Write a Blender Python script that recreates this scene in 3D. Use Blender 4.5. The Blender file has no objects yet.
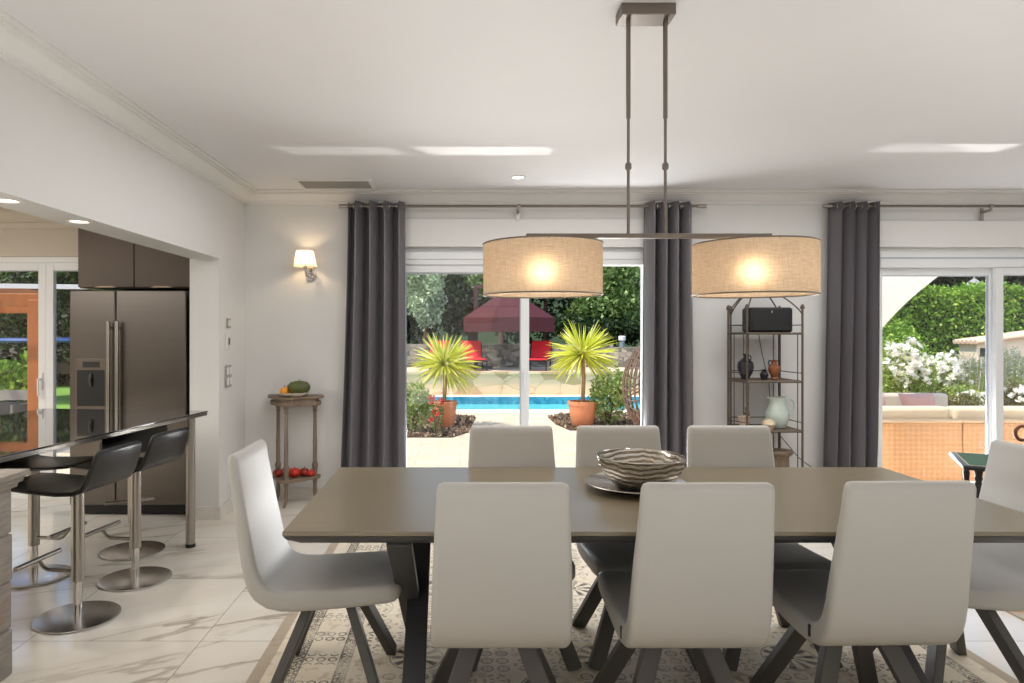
import bpy, bmesh, math, random
import numpy as np
from mathutils import Vector, Matrix
R = math.radians
PI = math.pi
rnd = random.Random(7)
sc = bpy.context.scene
COL = sc.collection
F, VX, VY, H = 690.0, 460.0, 332.0, 1.42       # focal length in pixels, vanishing point, eye height

def PX(px, Y): return (px - VX) / F * Y
def PZ(py, Y): return H - (py - VY) / F * Y

def lin(c):
    if isinstance(c, str):
        c = [int(c[i:i+2], 16) / 255 for i in (0, 2, 4)]
    return tuple(x / 12.92 if x <= .04045 else ((x + .055) / 1.055) ** 2.4 for x in c) + (1,)

# ------------------------------------------------------------------ node helpers
class NB:
    def __init__(s, nt): s.nt = nt
    def node(s, t, **kw):
        n = s.nt.nodes.new(t)
        for k, v in kw.items(): setattr(n, k, v)
        return n
    def put(s, sock, v):
        if hasattr(v, 'is_output'): s.nt.links.new(v, sock)
        else: sock.default_value = v
    def m(s, op, a, b=0.0, c=0.0, clamp=False):
        n = s.node('ShaderNodeMath', operation=op); n.use_clamp = clamp
        s.put(n.inputs[0], a); s.put(n.inputs[1], b); s.put(n.inputs[2], c)
        return n.outputs[0]
    def step(s, x, lo, hi):                       # smooth 0..1
        n = s.node('ShaderNodeMapRange', interpolation_type='SMOOTHSTEP')
        s.put(n.inputs[0], x); s.put(n.inputs[1], lo); s.put(n.inputs[2], hi)
        return n.outputs[0]
    def noise(s, vec, scale, detail=3, rough=.5, dist=0.0):
        n = s.node('ShaderNodeTexNoise'); s.put(n.inputs['Vector'], vec)
        n.inputs['Scale'].default_value = scale; n.inputs['Detail'].default_value = detail
        n.inputs['Roughness'].default_value = rough; n.inputs['Distortion'].default_value = dist
        return n.outputs[0]
    def mix(s, f, a, b):
        n = s.node('ShaderNodeMix', data_type='RGBA')
        s.put(n.inputs[0], f); s.put(n.inputs[6], a); s.put(n.inputs[7], b)
        return n.outputs[2]
    def mapping(s, vec, scale=(1, 1, 1), rot=(0, 0, 0), loc=(0, 0, 0)):
        n = s.node('ShaderNodeMapping'); s.put(n.inputs[0], vec)
        n.inputs[1].default_value = loc; n.inputs[2].default_value = rot; n.inputs[3].default_value = scale
        return n.outputs[0]
    def coord(s, which='Object'): return s.node('ShaderNodeTexCoord').outputs[which]
    def sep(s, v):
        n = s.node('ShaderNodeSeparateXYZ'); s.put(n.inputs[0], v); return n.outputs
    def comb(s, x, y, z=0.0):
        n = s.node('ShaderNodeCombineXYZ')
        for i, v in enumerate((x, y, z)): s.put(n.inputs[i], v)
        return n.outputs[0]
    def bump(s, h, strength=.3, dist=.01):
        n = s.node('ShaderNodeBump'); n.inputs['Strength'].default_value = strength
        n.inputs['Distance'].default_value = dist; s.put(n.inputs['Height'], h); return n.outputs[0]

def newmat(name):
    m = bpy.data.materials.new(name); m.use_nodes = True
    nt = m.node_tree; nt.nodes.clear()
    b = NB(nt)
    out = nt.nodes.new('ShaderNodeOutputMaterial'); p = nt.nodes.new('ShaderNodeBsdfPrincipled')
    nt.links.new(p.outputs[0], out.inputs[0])
    return m, b, p, out

def pm(name, c, rough=.5, metal=0.0, var=.08, scale=6, bump=0, bscale=80, stretch=(1, 1, 1), spec=.5, sheen=0, emit=0, coat=0):
    m, b, p, out = newmat(name)
    co = b.mapping(b.coord(), scale=stretch)
    n = b.noise(co, scale, 4)
    col = lin(c)
    lo = tuple(x * (1 - var) for x in col[:3]) + (1,); hi = tuple(min(1, x * (1 + var)) for x in col[:3]) + (1,)
    b.put(p.inputs['Base Color'], b.mix(n, lo, hi))
    p.inputs['Roughness'].default_value = rough; p.inputs['Metallic'].default_value = metal
    p.inputs['Specular IOR Level'].default_value = spec
    if sheen:
        p.inputs['Sheen Weight'].default_value = sheen; p.inputs['Sheen Roughness'].default_value = .4
    if coat: p.inputs['Coat Weight'].default_value = coat; p.inputs['Coat Roughness'].default_value = .05
    if bump: b.put(p.inputs['Normal'], b.bump(b.noise(co, bscale, 3), bump, .004))
    if emit:
        b.put(p.inputs['Emission Color'], col); p.inputs['Emission Strength'].default_value = emit
    return m

def leafmat(name, c1, c2, c3=None, trans=.35, rough=.5):
    m, b, p, out = newmat(name)
    g = b.node('ShaderNodeNewGeometry')
    r = g.outputs['Random Per Island']
    col = b.mix(r, lin(c1), lin(c2))
    if c3: col = b.mix(b.step(r, .72, .95), col, lin(c3))
    b.put(p.inputs['Base Color'], col); p.inputs['Roughness'].default_value = rough
    p.inputs['Specular IOR Level'].default_value = .25
    t = b.node('ShaderNodeBsdfTranslucent'); b.put(t.inputs[0], col)
    mx = b.node('ShaderNodeMixShader'); mx.inputs[0].default_value = trans
    b.nt.links.new(p.outputs[0], mx.inputs[1]); b.nt.links.new(t.outputs[0], mx.inputs[2])
    b.nt.links.new(mx.outputs[0], out.inputs[0])
    return m

# ------------------------------------------------------------------ mesh helpers
class MB:
    def __init__(s): s.v = []; s.f = []
    def add(s, vs, fs):
        k = len(s.v); s.v += [tuple(x) for x in vs]; s.f += [tuple(i + k for i in f) for f in fs]; return s
    def box(s, x0, x1, y0, y1, z0, z1):
        return s.add([(x0, y0, z0), (x1, y0, z0), (x1, y1, z0), (x0, y1, z0), (x0, y0, z1), (x1, y0, z1), (x1, y1, z1), (x0, y1, z1)],
                     [(3, 2, 1, 0), (4, 5, 6, 7), (0, 1, 5, 4), (1, 2, 6, 5), (2, 3, 7, 6), (3, 0, 4, 7)])
    def bar(s, p0, p1, w, t, up=(0, 0, 1), w1=None, t1=None):       # rectangular bar between two points
        p0, p1 = Vector(p0), Vector(p1); d = (p1 - p0).normalized(); u = Vector(up)
        a = d.cross(u)
        if a.length < 1e-4: a = d.cross(Vector((1, 0, 0)))
        a.normalize(); c = a.cross(d)
        w1 = w1 or w; t1 = t1 or t
        vs = [p0 + a * (i * w / 2) + c * (j * t / 2) for i, j in ((-1, -1), (1, -1), (1, 1), (-1, 1))]
        vs += [p1 + a * (i * w1 / 2) + c * (j * t1 / 2) for i, j in ((-1, -1), (1, -1), (1, 1), (-1, 1))]
        return s.add(vs, [(0, 1, 2, 3), (7, 6, 5, 4), (1, 0, 4, 5), (2, 1, 5, 6), (3, 2, 6, 7), (0, 3, 7, 4)])
    def loft(s, rings, cap0=True, cap1=True, closed=True):
        n = len(rings[0]); k = len(s.v)
        for r in rings: s.v += [tuple(p) for p in r]
        for i in range(len(rings) - 1):
            for j in range(n if closed else n - 1):
                a, b_ = k + i * n + j, k + i * n + (j + 1) % n
                s.f.append((a, b_, b_ + n, a + n))
        if cap0: s.f.append(tuple(k + j for j in reversed(range(n))))
        if cap1: s.f.append(tuple(k + (len(rings) - 1) * n + j for j in range(n)))
        return s
    def lathe(s, prof, c=(0, 0, 0), n=24, cap0=True, cap1=True, sx=1, sy=1):   # prof: (r, z)
        return s.loft([[(c[0] + r * math.cos(2 * PI * j / n) * sx, c[1] + r * math.sin(2 * PI * j / n) * sy, c[2] + z) for j in range(n)] for r, z in prof], cap0, cap1)
    def tube(s, pts, r, n=8, r1=None):
        pts = [Vector(p) for p in pts]; rings = []; a = None
        for i, p in enumerate(pts):
            d = (pts[min(i + 1, len(pts) - 1)] - pts[max(i - 1, 0)]).normalized()
            if a is None:
                a = d.cross(Vector((0, 0, 1)))
                if a.length < 1e-3: a = d.cross(Vector((1, 0, 0)))
            a = (a - d * a.dot(d)).normalized(); c = d.cross(a)
            rr = r if r1 is None else r + (r1 - r) * i / (len(pts) - 1)
            rings.append([p + (a * math.cos(2 * PI * j / n) + c * math.sin(2 * PI * j / n)) * rr for j in range(n)])
        return s.loft(rings)
    def ell(s, c, rx, ry, rz, n=20, m=12):
        prof = [(math.sin(PI * i / m) if 0 < i < m else .02, -math.cos(PI * i / m)) for i in range(m + 1)]
        return s.loft([[(c[0] + r * rx * math.cos(2 * PI * j / n), c[1] + r * ry * math.sin(2 * PI * j / n), c[2] + z * rz) for j in range(n)] for r, z in prof])
    def prism(s, poly, z0, z1):
        return s.loft([[(x, y, z0) for x, y in poly], [(x, y, z1) for x, y in poly]])
    def build(s, name, mat, parent=None, smooth=True, bevel=0, seg=2, angle=38, solid=0, subsurf=0, loc=None):
        me = bpy.data.meshes.new(name); me.from_pydata(s.v, [], s.f)
        bm = bmesh.new(); bm.from_mesh(me)
        bmesh.ops.recalc_face_normals(bm, faces=bm.faces)
        for f in bm.faces: f.smooth = smooth
        if smooth:
            for e in bm.edges:
                if len(e.link_faces) == 2 and e.calc_face_angle(0) > R(angle): e.smooth = False
        bm.to_mesh(me); bm.free()
        me.materials.append(mat)
        o = bpy.data.objects.new(name, me); COL.objects.link(o)
        if parent is not None: o.parent = parent
        if loc: o.location = loc
        if solid:
            m = o.modifiers.new('solid', 'SOLIDIFY'); m.thickness = solid; m.offset = 0
        if bevel:
            m = o.modifiers.new('edge', 'BEVEL'); m.width = bevel; m.segments = seg; m.limit_method = 'ANGLE'; m.angle_limit = R(35)
        if subsurf:
            m = o.modifiers.new('sub', 'SUBSURF'); m.levels = subsurf; m.render_levels = subsurf
        return o

def raw(name, V, Fq, mat, parent=None):          # fast quads from numpy
    me = bpy.data.meshes.new(name)
    V = np.asarray(V, dtype=np.float32); Fq = np.asarray(Fq, dtype=np.int32)
    me.vertices.add(len(V)); me.vertices.foreach_set('co', V.ravel())
    k = Fq.shape[1]
    me.loops.add(Fq.size); me.loops.foreach_set('vertex_index', Fq.ravel())
    me.polygons.add(len(Fq)); me.polygons.foreach_set('loop_start', np.arange(0, Fq.size, k, dtype=np.int32))
    me.polygons.foreach_set('loop_total', np.full(len(Fq), k, dtype=np.int32))
    me.update(calc_edges=True); me.validate()
    me.materials.append(mat)
    o = bpy.data.objects.new(name, me); COL.objects.link(o)
    if parent is not None: o.parent = parent
    return o

def tag(o, label=None, cat=None, group=None, kind=None):
    if label: o['label'] = label
    if cat: o['category'] = cat
    if group: o['group'] = group
    if kind: o['kind'] = kind
    return o
def thing(name, label, cat, loc=(0, 0, 0), rz=0, group=None):
    o = bpy.data.objects.new(name, None); COL.objects.link(o)
    o.empty_display_size = .1; o.location = loc; o.rotation_euler = (0, 0, rz)
    return tag(o, label, cat, group)
def struct(o): o['kind'] = 'structure'; return o
def sempty(name, loc=(0, 0, 0)):
    o = bpy.data.objects.new(name, None); COL.objects.link(o); o.location = loc; return struct(o)
def dup(root, loc, rz, label):
    r = root.copy(); COL.objects.link(r); r.location = loc; r.rotation_euler = (0, 0, rz); r['label'] = label
    for ch in list(root.children):
        c = ch.copy(); COL.objects.link(c); c.parent = r
        for g in list(ch.children):
            d = g.copy(); COL.objects.link(d); d.parent = c
    return r

# ------------------------------------------------------------------ materials
WALL = pm('plaster_wall', 'd9d8d5', .75, var=.02, bump=.05, bscale=200)
CEIL = pm('ceiling_paint', 'e0dfe0', .6, var=.015)
KWALL = pm('kitchen_plaster', 'cbc1b2', .75, var=.02)
TRIMM = pm('cornice_paint', 'e0dedb', .6, var=.015)
PVC = pm('white_window_frame', 'e9eaea', .35, var=.02)
PVCG = pm('grey_window_gasket', 'b4bcc6', .4, var=.02)
STEEL = pm('brushed_steel', 'a39d95', .32, 1.0, var=.06, scale=40, stretch=(1, 1, .05))
FRIDGE = pm('fridge_steel', '76706a', .3, 1.0, var=.06, scale=30, stretch=(.05, 1, 1))
CHROME = pm('polished_chrome', 'cfcbc6', .12, 1.0, var=.02)
DARKM = pm('dark_grey_metal', '4a4a4b', .45, .35, var=.08, scale=10)
LEGM = pm('chair_leg_metal', '56534f', .5, .3, var=.06, scale=10)
BLACK = pm('matte_black', '17171a', .5, var=.1)
BLACKP = pm('dark_plastic', '19191b', .35, var=.1)
LEATHER = pm('black_leather', '0f0f11', .28, var=.15, bump=.12, bscale=250)
CHAIRF = pm('pale_grey_leatherette', 'b3b0aa', .5, var=.035, scale=4, bump=.05, bscale=400)
CABM = pm('brown_cabinet_lacquer', '574635', .45, var=.03)
BRONZE = pm('bronze_lamp_metal', '7a7169', .38, .85, var=.05)
CURT = pm('charcoal_curtain_satin', '625e61', .36, var=.08, scale=60, stretch=(1, 1, .06), sheen=.15, bump=.08, bscale=500)
IRON = pm('aged_iron', '5f554a', .55, .5, var=.15, scale=20)
WOODG = pm('weathered_grey_wood', '7d6c5b', .6, var=.3, scale=30, stretch=(1, 1, .15), bump=.2, bscale=120)
TERRA = pm('terracotta', 'd78c63', .8, var=.12, scale=8, bump=.1)
SOIL = pm('dark_soil', '4a3a2c', .9, var=.4, scale=60)
GREENTOP = pm('green_baize', '2c5a38', .6, var=.1)
RED = pm('red_canvas', 'e0252e', .7, var=.06)
MAROON = pm('maroon_canvas', '4c1419', .8, var=.08)
SAIL = pm('cream_canvas', 'd9d0be', .85, var=.03)
CUSH = pm('cream_cushion', 'd8c8ad', .8, var=.05, bump=.1)
PINK = pm('dusty_pink_cushion', 'c79c90', .85, var=.06, bump=.1)
ORANGEW = pm('orange_stained_wood', 'b46d3a', .55, var=.2, scale=14, stretch=(1, 1, .2))
BARK = pm('bark', '6a5140', .9, var=.3, scale=20, bump=.4)
WICK = pm('grey_brown_wicker', '75604f', .6, var=.3, scale=40)
CREAMW = pm('cream_render', 'f0dcc0', .85, var=.05)
ROOFT = pm('clay_tiles', 'e2c3a4', .8, var=.2, scale=20)
SILVER = pm('silver_glaze', 'b9b3aa', .2, .85, var=.05)
COPING = pm('pool_coping', 'e8dcc6', .8, var=.06, scale=5)
EMIT = pm('lamp_lens', 'fff3df', .5, emit=4.0)
STBASE = pm('stool_base_steel', 'cfccc8', .26, 1.0, var=.03)
BULB = pm('glowing_bulb', 'ffe2bd', .5, emit=52.0)
BULB2 = pm('glowing_sconce_bulb', 'ffdcab', .5, emit=130.0)

def mk_table():
    m, b, p, out = newmat('oak_veneer_greyed')
    co = b.mapping(b.coord(), scale=(.9, 22, 10)); n = b.noise(co, 3, 6, .6)
    n2 = b.noise(b.coord(), 1.5, 2)
    c = b.mix(n, lin('675c49'), lin('7e725b')); c = b.mix(b.m('MULTIPLY', n2, .3), c, lin('857b64'))
    b.put(p.inputs['Base Color'], c); p.inputs['Roughness'].default_value = .3
    b.put(p.inputs['Normal'], b.bump(n, .04, .002)); return m
TABLE = mk_table()

def mk_floor():
    m, b, p, out = newmat('polished_marble_tile')
    x, y, z = b.sep(b.coord())
    T = .8
    u = b.m('DIVIDE', b.m('ADD', x, 1.19 + 80), T); v = b.m('DIVIDE', b.m('SUBTRACT', y, 3.17 - 80), T)
    iu, iv = b.m('FLOOR', u), b.m('FLOOR', v); fu, fv = b.m('FRACT', u), b.m('FRACT', v)
    eu = b.m('MULTIPLY', b.m('MINIMUM', fu, b.m('SUBTRACT', 1, fu)), T); ev = b.m('MULTIPLY', b.m('MINIMUM', fv, b.m('SUBTRACT', 1, fv)), T)
    joint = b.m('SUBTRACT', 1, b.step(b.m('MINIMUM', eu, ev), .0012, .0028))
    off = b.comb(b.m('MULTIPLY', iu, 3.7), b.m('MULTIPLY', iv, 5.3), b.m('ADD', iu, iv))
    va = b.node('ShaderNodeVectorMath', operation='ADD'); b.put(va.inputs[0], b.coord()); b.put(va.inputs[1], off)
    q = b.mapping(b.mapping(va.outputs[0], rot=(0, 0, R(-27))), scale=(.33, 1.5, 1))
    n1 = b.noise(q, 1.0, 6, .5, .5); n2 = b.noise(q, 1.9, 5, .55, .4); msk = b.noise(q, .9, 2)
    v1 = b.m('SUBTRACT', 1, b.step(b.m('ABSOLUTE', b.m('SUBTRACT', n1, .5)), 0, .012))
    v2 = b.m('SUBTRACT', 1, b.step(b.m('ABSOLUTE', b.m('SUBTRACT', n2, .47)), 0, .012))
    vv = b.m('MAXIMUM', b.m('MULTIPLY', v1, b.step(msk, .38, .6)), b.m('MULTIPLY', v2, b.m('MULTIPLY', b.step(msk, .5, .7), .6)))
    halo = b.m('MULTIPLY', b.m('SUBTRACT', 1, b.step(b.m('ABSOLUTE', b.m('SUBTRACT', n1, .5)), 0, .12)), .16)
    c = b.mix(b.noise(q, 2, 3), lin('e4ddd0'), lin('ece6dc')); c = b.mix(halo, c, lin('b9a88f'))
    c = b.mix(b.m('MULTIPLY', vv, .7), c, lin('938674')); c = b.mix(b.m('MULTIPLY', joint, .8), c, lin('877e72'))
    b.put(p.inputs['Base Color'], c); p.inputs['Roughness'].default_value = .11; p.inputs['Specular IOR Level'].default_value = .5
    return m
FLOOR = mk_floor()

def mk_rug():
    m, b, p, out = newmat('vintage_patchwork_rug')
    x, y, z = b.sep(b.coord())                   # rug-local metres, x from left edge
    W = 3.124
    xe = b.m('MINIMUM', x, b.m('SUBTRACT', W, x))
    def cell(px, py, s):
        fx = b.m('SUBTRACT', b.m('FRACT', b.m('DIVIDE', px, s)), .5); fy = b.m('SUBTRACT', b.m('FRACT', b.m('DIVIDE', py, s)), .5)
        r = b.m('SQRT', b.m('ADD', b.m('MULTIPLY', fx, fx), b.m('MULTIPLY', fy, fy)))
        return fx, fy, r, b.m('ARCTAN2', fy, fx)
    def band(v, c, w, soft=.01): return b.m('SUBTRACT', 1, b.step(b.m('ABSOLUTE', b.m('SUBTRACT', v, c)), max(w - soft, 0), w + soft))
    def petals(th, k, duty): return b.step(b.m('COSINE', b.m('MULTIPLY', th, k)), duty - .12, duty + .12)
    # centre field: big rosettes alternating with small ring lattices
    s = .27
    fx, fy, r, th = cell(x, y, s)
    ros = b.m('MULTIPLY', petals(th, 10, .05), band(r, .31, .085, .015))
    ros = b.m('MAXIMUM', ros, b.m('MULTIPLY', petals(th, 10, .55), band(r, .16, .07, .015)))
    ros = b.m('MAXIMUM', ros, band(r, .05, .02, .01)); ros = b.m('MAXIMUM', ros, band(r, .425, .01, .008))
    f2x, f2y, r2, t2 = cell(x, y, s / 4)
    lat = b.m('MAXIMUM', band(r2, .34, .06, .03), b.m('MULTIPLY', petals(t2, 4, .3), band(r2, .13, .07, .03)))
    f3x, f3y, r3, t3 = cell(x, y, s / 2)
    scr = b.m('MAXIMUM', b.m('MULTIPLY', band(r3, .36, .05, .02), petals(t3, 6, -.2)), b.m('MULTIPLY', petals(t3, 5, .4), band(r3, .17, .08, .02)))
    cxi, cyi = b.m('FLOOR', b.m('DIVIDE', x, s)), b.m('FLOOR', b.m('DIVIDE', y, s))
    k3 = b.m('MODULO', b.m('ADD', b.m('ADD', cxi, b.m('MULTIPLY', cyi, 2)), 300), 3)
    isA = b.m('LESS_THAN', k3, .5); isB = b.m('MULTIPLY', b.m('GREATER_THAN', k3, .5), b.m('LESS_THAN', k3, 1.5)); isC = b.m('GREATER_THAN', k3, 1.5)
    field = b.m('ADD', b.m('ADD', b.m('MULTIPLY', ros, isA), b.m('MULTIPLY', b.m('MULTIPLY', lat, isB), .7)), b.m('MULTIPLY', b.m('MULTIPLY', scr, isC), .55))
    incentre = b.step(xe, .50, .505)
    # border: rows of three rings between two lace bands
    gx, gy, gr, gt = cell(b.m('ADD', xe, .01), y, .05)
    rings = b.m('MULTIPLY', band(gr, .33, .07, .03), band(b.m('FRACT', b.m('DIVIDE', y, .22)), .34, .22, .004))
    rings = b.m('MULTIPLY', rings, b.m('MULTIPLY', b.m('GREATER_THAN', xe, .19), b.m('LESS_THAN', xe, .345)))
    rings2 = b.m('MULTIPLY', b.m('MULTIPLY', scr, .9), b.m('MULTIPLY', b.m('GREATER_THAN', xe, .41), b.m('LESS_THAN', xe, .50)))
    lx, ly, lr, lt = cell(b.m('ADD', xe, y), b.m('SUBTRACT', y, xe), .03)
    ln = b.noise(b.comb(xe, y), 75, 2)
    lace = b.m('MULTIPLY', b.m('MAXIMUM', band(lr, .3, .1, .05), b.step(ln, .5, .56)), b.m('MAXIMUM', band(xe, .165, .022, .002), band(xe, .37, .022, .002)))
    edges = b.m('MAXIMUM', b.m('MAXIMUM', band(xe, .141, .003, .001), band(xe, .19, .003, .001)), b.m('MAXIMUM', band(xe, .346, .003, .001), band(xe, .394, .003, .001)))
    pat = b.m('MAXIMUM', b.m('MULTIPLY', field, incentre), b.m('MAXIMUM', b.m('MAXIMUM', rings, rings2), b.m('MAXIMUM', lace, edges)))
    wear = b.step(b.noise(b.coord(), 3.5, 5, .65), .36, .56)
    pat = b.m('MULTIPLY', pat, b.m('ADD', .25, b.m('MULTIPLY', wear, .6)))
    n = b.noise(b.mapping(b.coord(), scale=(1, 5, 1)), 5, 5, .6); n2 = b.noise(b.coord(), 1.7, 3)
    base = b.mix(n, lin('d9c7a8'), lin('f3ead8')); base = b.mix(b.m('MULTIPLY', b.step(n2, .45, .7), .5), base, lin('cbc5b8'))
    tint = b.m('MULTIPLY', b.step(b.noise(b.coord(), 14, 3), .55, .65), .35)
    base = b.mix(tint, base, lin('9b8466'))
    base = b.mix(b.m('MULTIPLY', band(xe, .02, .035, .004), .7), base, lin('9b8a76'))
    c = b.mix(pat, base, lin('2b2725'))
    b.put(p.inputs['Base Color'], c); p.inputs['Roughness'].default_value = .9
    b.put(p.inputs['Normal'], b.bump(b.noise(b.coord(), 400, 2), .25, .003)); return m
RUG = mk_rug()

def mk_shade():
    m, b, p, out = newmat('linen_lampshade')
    co = b.coord()
    n1 = b.noise(b.mapping(co, scale=(10, 10, 260)), 3, 3); n2 = b.noise(b.mapping(co, scale=(150, 150, 8)), 3, 3)
    w = b.m('ADD', b.m('MULTIPLY', n1, .6), b.m('MULTIPLY', n2, .4)); w = b.step(w, .36, .64)
    d = b.node('ShaderNodeBsdfDiffuse'); b.put(d.inputs[0], b.mix(w, lin('b3a08a'), lin('ccbaa4')))
    t = b.node('ShaderNodeBsdfTranslucent'); b.put(t.inputs[0], b.mix(w, lin('c8ad8e'), lin('e6d2b6')))
    r = b.node('ShaderNodeBsdfRefraction'); b.put(r.inputs[0], b.mix(w, lin('dcc3a0'), lin('f2e2c8'))); r.inputs['IOR'].default_value = 1.3; r.inputs['Roughness'].default_value = .85
    m1 = b.node('ShaderNodeMixShader'); m1.inputs[0].default_value = .28
    m2 = b.node('ShaderNodeMixShader'); m2.inputs[0].default_value = .10
    L = b.nt.links.new
    L(d.outputs[0], m1.inputs[1]); L(t.outputs[0], m1.inputs[2]); L(m1.outputs[0], m2.inputs[1]); L(r.outputs[0], m2.inputs[2]); L(m2.outputs[0], out.inputs[0])
    return m
SHADE = mk_shade()
def mk_white_shade():
    m, b, p, out = newmat('ivory_lampshade')
    t = b.node('ShaderNodeBsdfTranslucent'); b.put(t.inputs[0], b.mix(b.noise(b.coord(), 30), lin('f3dcc0'), lin('fbe9d2')))
    d = b.node('ShaderNodeBsdfDiffuse'); d.inputs[0].default_value = lin('f0dcc6')
    mx = b.node('ShaderNodeMixShader'); mx.inputs[0].default_value = .6
    b.nt.links.new(d.outputs[0], mx.inputs[1]); b.nt.links.new(t.outputs[0], mx.inputs[2]); b.nt.links.new(mx.outputs[0], out.inputs[0])
    return m
WSHADE = mk_white_shade()

def mk_glass(name='window_glass', tint=(1, 1, 1, 1), refl=1.0):
    m, b, p, out = newmat(name)
    t = b.node('ShaderNodeBsdfTransparent'); t.inputs[0].default_value = tint
    g = b.node('ShaderNodeBsdfGlossy'); g.inputs['Roughness'].default_value = .01
    fr = b.node('ShaderNodeFresnel'); fr.inputs[0].default_value = 1.45
    nz = b.noise(b.coord(), 2, 1)
    f = b.m('MULTIPLY', fr.outputs[0], b.m('MULTIPLY', b.m('ADD', .97, b.m('MULTIPLY', nz, .05)), refl))
    mx = b.node('ShaderNodeMixShader'); b.put(mx.inputs[0], f)
    b.nt.links.new(t.outputs[0], mx.inputs[1]); b.nt.links.new(g.outputs[0], mx.inputs[2]); b.nt.links.new(mx.outputs[0], out.inputs[0])
    return m
GLASS = mk_glass(refl=.7)

def mk_stone(name, c1, c2, c3, scale, mortar, stretch=(1, 1, 1.5), mw=.06):
    m, b, p, out = newmat(name)
    co = b.mapping(b.coord(), scale=stretch)
    nz = b.node('ShaderNodeTexNoise'); b.put(nz.inputs['Vector'], co); nz.inputs['Scale'].default_value = scale * 1.2
    va = b.node('ShaderNodeMix', data_type='VECTOR'); va.inputs[0].default_value = .12; b.put(va.inputs[4], co); b.put(va.inputs[5], nz.outputs['Color'])
    v = b.node('ShaderNodeTexVoronoi'); v.inputs['Scale'].default_value = scale; b.put(v.inputs['Vector'], va.outputs[1])
    e = b.node('ShaderNodeTexVoronoi', feature='DISTANCE_TO_EDGE'); e.inputs['Scale'].default_value = scale; b.put(e.inputs['Vector'], va.outputs[1])
    rc = b.sep(v.outputs['Color'])
    c = b.mix(rc[0], lin(c1), lin(c2)); c = b.mix(b.step(rc[1], .6, .8), c, lin(c3))
    c = b.mix(b.m('MULTIPLY', b.noise(co, 14, 4), .4), c, lin(mortar))
    ed = b.step(e.outputs['Distance'], 0, mw)
    c = b.mix(ed, lin(mortar), c)
    b.put(p.inputs['Base Color'], c); p.inputs['Roughness'].default_value = .9
    b.put(p.inputs['Normal'], b.bump(ed, .6, .03)); return m
STONEW = mk_stone('rubble_stone', '8d877a', 'b5ab99', '6d6a60', 6.5, '59544b')
STONEL = mk_stone('pale_retaining_stone', 'dcb891', 'e2c4a0', 'bd9a70', 2.6, 'cfb28c', (1, 1, 1.2), .03)

def mk_pier():
    m, b, p, out = newmat('weathered_grey_pier_stone')
    co = b.coord(); n = b.noise(b.mapping(co, scale=(3, 3, 22)), 3, 6, .65, .4); n2 = b.noise(co, 5, 3)
    c = b.mix(n, lin('5f574f'), lin('a29a90')); c = b.mix(b.m('MULTIPLY', b.step(n2, .58, .72), .5), c, lin('9a6a54'))
    b.put(p.inputs['Base Color'], c); p.inputs['Roughness'].default_value = .8
    b.put(p.inputs['Normal'], b.bump(n, .4, .01)); return m
PIER = mk_pier()

def mk_patio():
    m, b, p, out = newmat('sandstone_paving')
    br = b.node('ShaderNodeTexBrick'); b.put(br.inputs['Vector'], b.coord())
    br.inputs['Color1'].default_value = lin('e0d0b5'); br.inputs['Color2'].default_value = lin('d6c4a7'); br.inputs['Mortar'].default_value = lin('b8a485')
    br.inputs['Scale'].default_value = 1; br.inputs['Brick Width'].default_value = .5; br.inputs['Row Height'].default_value = .3; br.inputs['Mortar Size'].default_value = .006
    c = b.mix(b.m('MULTIPLY', b.noise(b.coord(), 2.5, 5), .35), br.outputs[0], lin('c8b08c'))
    b.put(p.inputs['Base Color'], c); p.inputs['Roughness'].default_value = .85; return m
PATIO = mk_patio()
def mk_water():
    m, b, p, out = newmat('pool_water')
    n = b.noise(b.mapping(b.coord(), scale=(1, 2, 1)), 3, 3)
    b.put(p.inputs['Base Color'], b.mix(n, lin('3cc4c4'), lin('95ecdf')))
    p.inputs['Roughness'].default_value = .08
    b.put(p.inputs['Normal'], b.bump(n, .15, .02)); return m
WATER = mk_water()
def mk_mosaic():
    m, b, p, out = newmat('blue_pool_mosaic')
    v = b.node('ShaderNodeTexVoronoi'); v.inputs['Scale'].default_value = 12; b.put(v.inputs['Vector'], b.coord())
    b.put(p.inputs['Base Color'], b.mix(b.sep(v.outputs['Color'])[0], lin('2c6f8c'), lin('4f9db4'))); p.inputs['Roughness'].default_value = .3; return m
MOSAIC = mk_mosaic()
def mk_rattan():
    m, b, p, out = newmat('honey_rattan_weave')
    x, y, z = b.sep(b.coord())
    a = b.m('SINE', b.m('MULTIPLY', b.m('ADD', x, y), 2 * PI / .05)); c_ = b.m('SINE', b.m('MULTIPLY', z, 2 * PI / .045))
    w = b.m('MULTIPLY', b.m('ADD', a, c_), .5)
    st = b.step(b.noise(b.comb(b.m('MULTIPLY', x, .4), 0.0, b.m('MULTIPLY', z, 12)), 4, 2), .35, .65)
    c = b.mix(b.m('ADD', .5, b.m('MULTIPLY', w, .5)), lin('bf8654'), lin('d6a370')); c = b.mix(b.m('MULTIPLY', st, .3), c, lin('d09a66'))
    b.put(p.inputs['Base Color'], c); p.inputs['Roughness'].default_value = .65
    b.put(p.inputs['Normal'], b.bump(w, .12, .003)); return m
RATTAN = mk_rattan()
def mk_grass():
    m, b, p, out = newmat('mown_grass')
    n = b.noise(b.coord(), 9, 5, .7); n2 = b.noise(b.coord(), .7, 2)
    c = b.mix(n, lin('4c7a26'), lin('93b94a')); c = b.mix(b.m('MULTIPLY', n2, .5), c, lin('7aa23b'))
    b.put(p.inputs['Base Color'], c); p.inputs['Roughness'].default_value = .9; b.put(p.inputs['Normal'], b.bump(b.noise(b.coord(), 60), .8, .03)); return m
GRASS = mk_grass()
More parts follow.
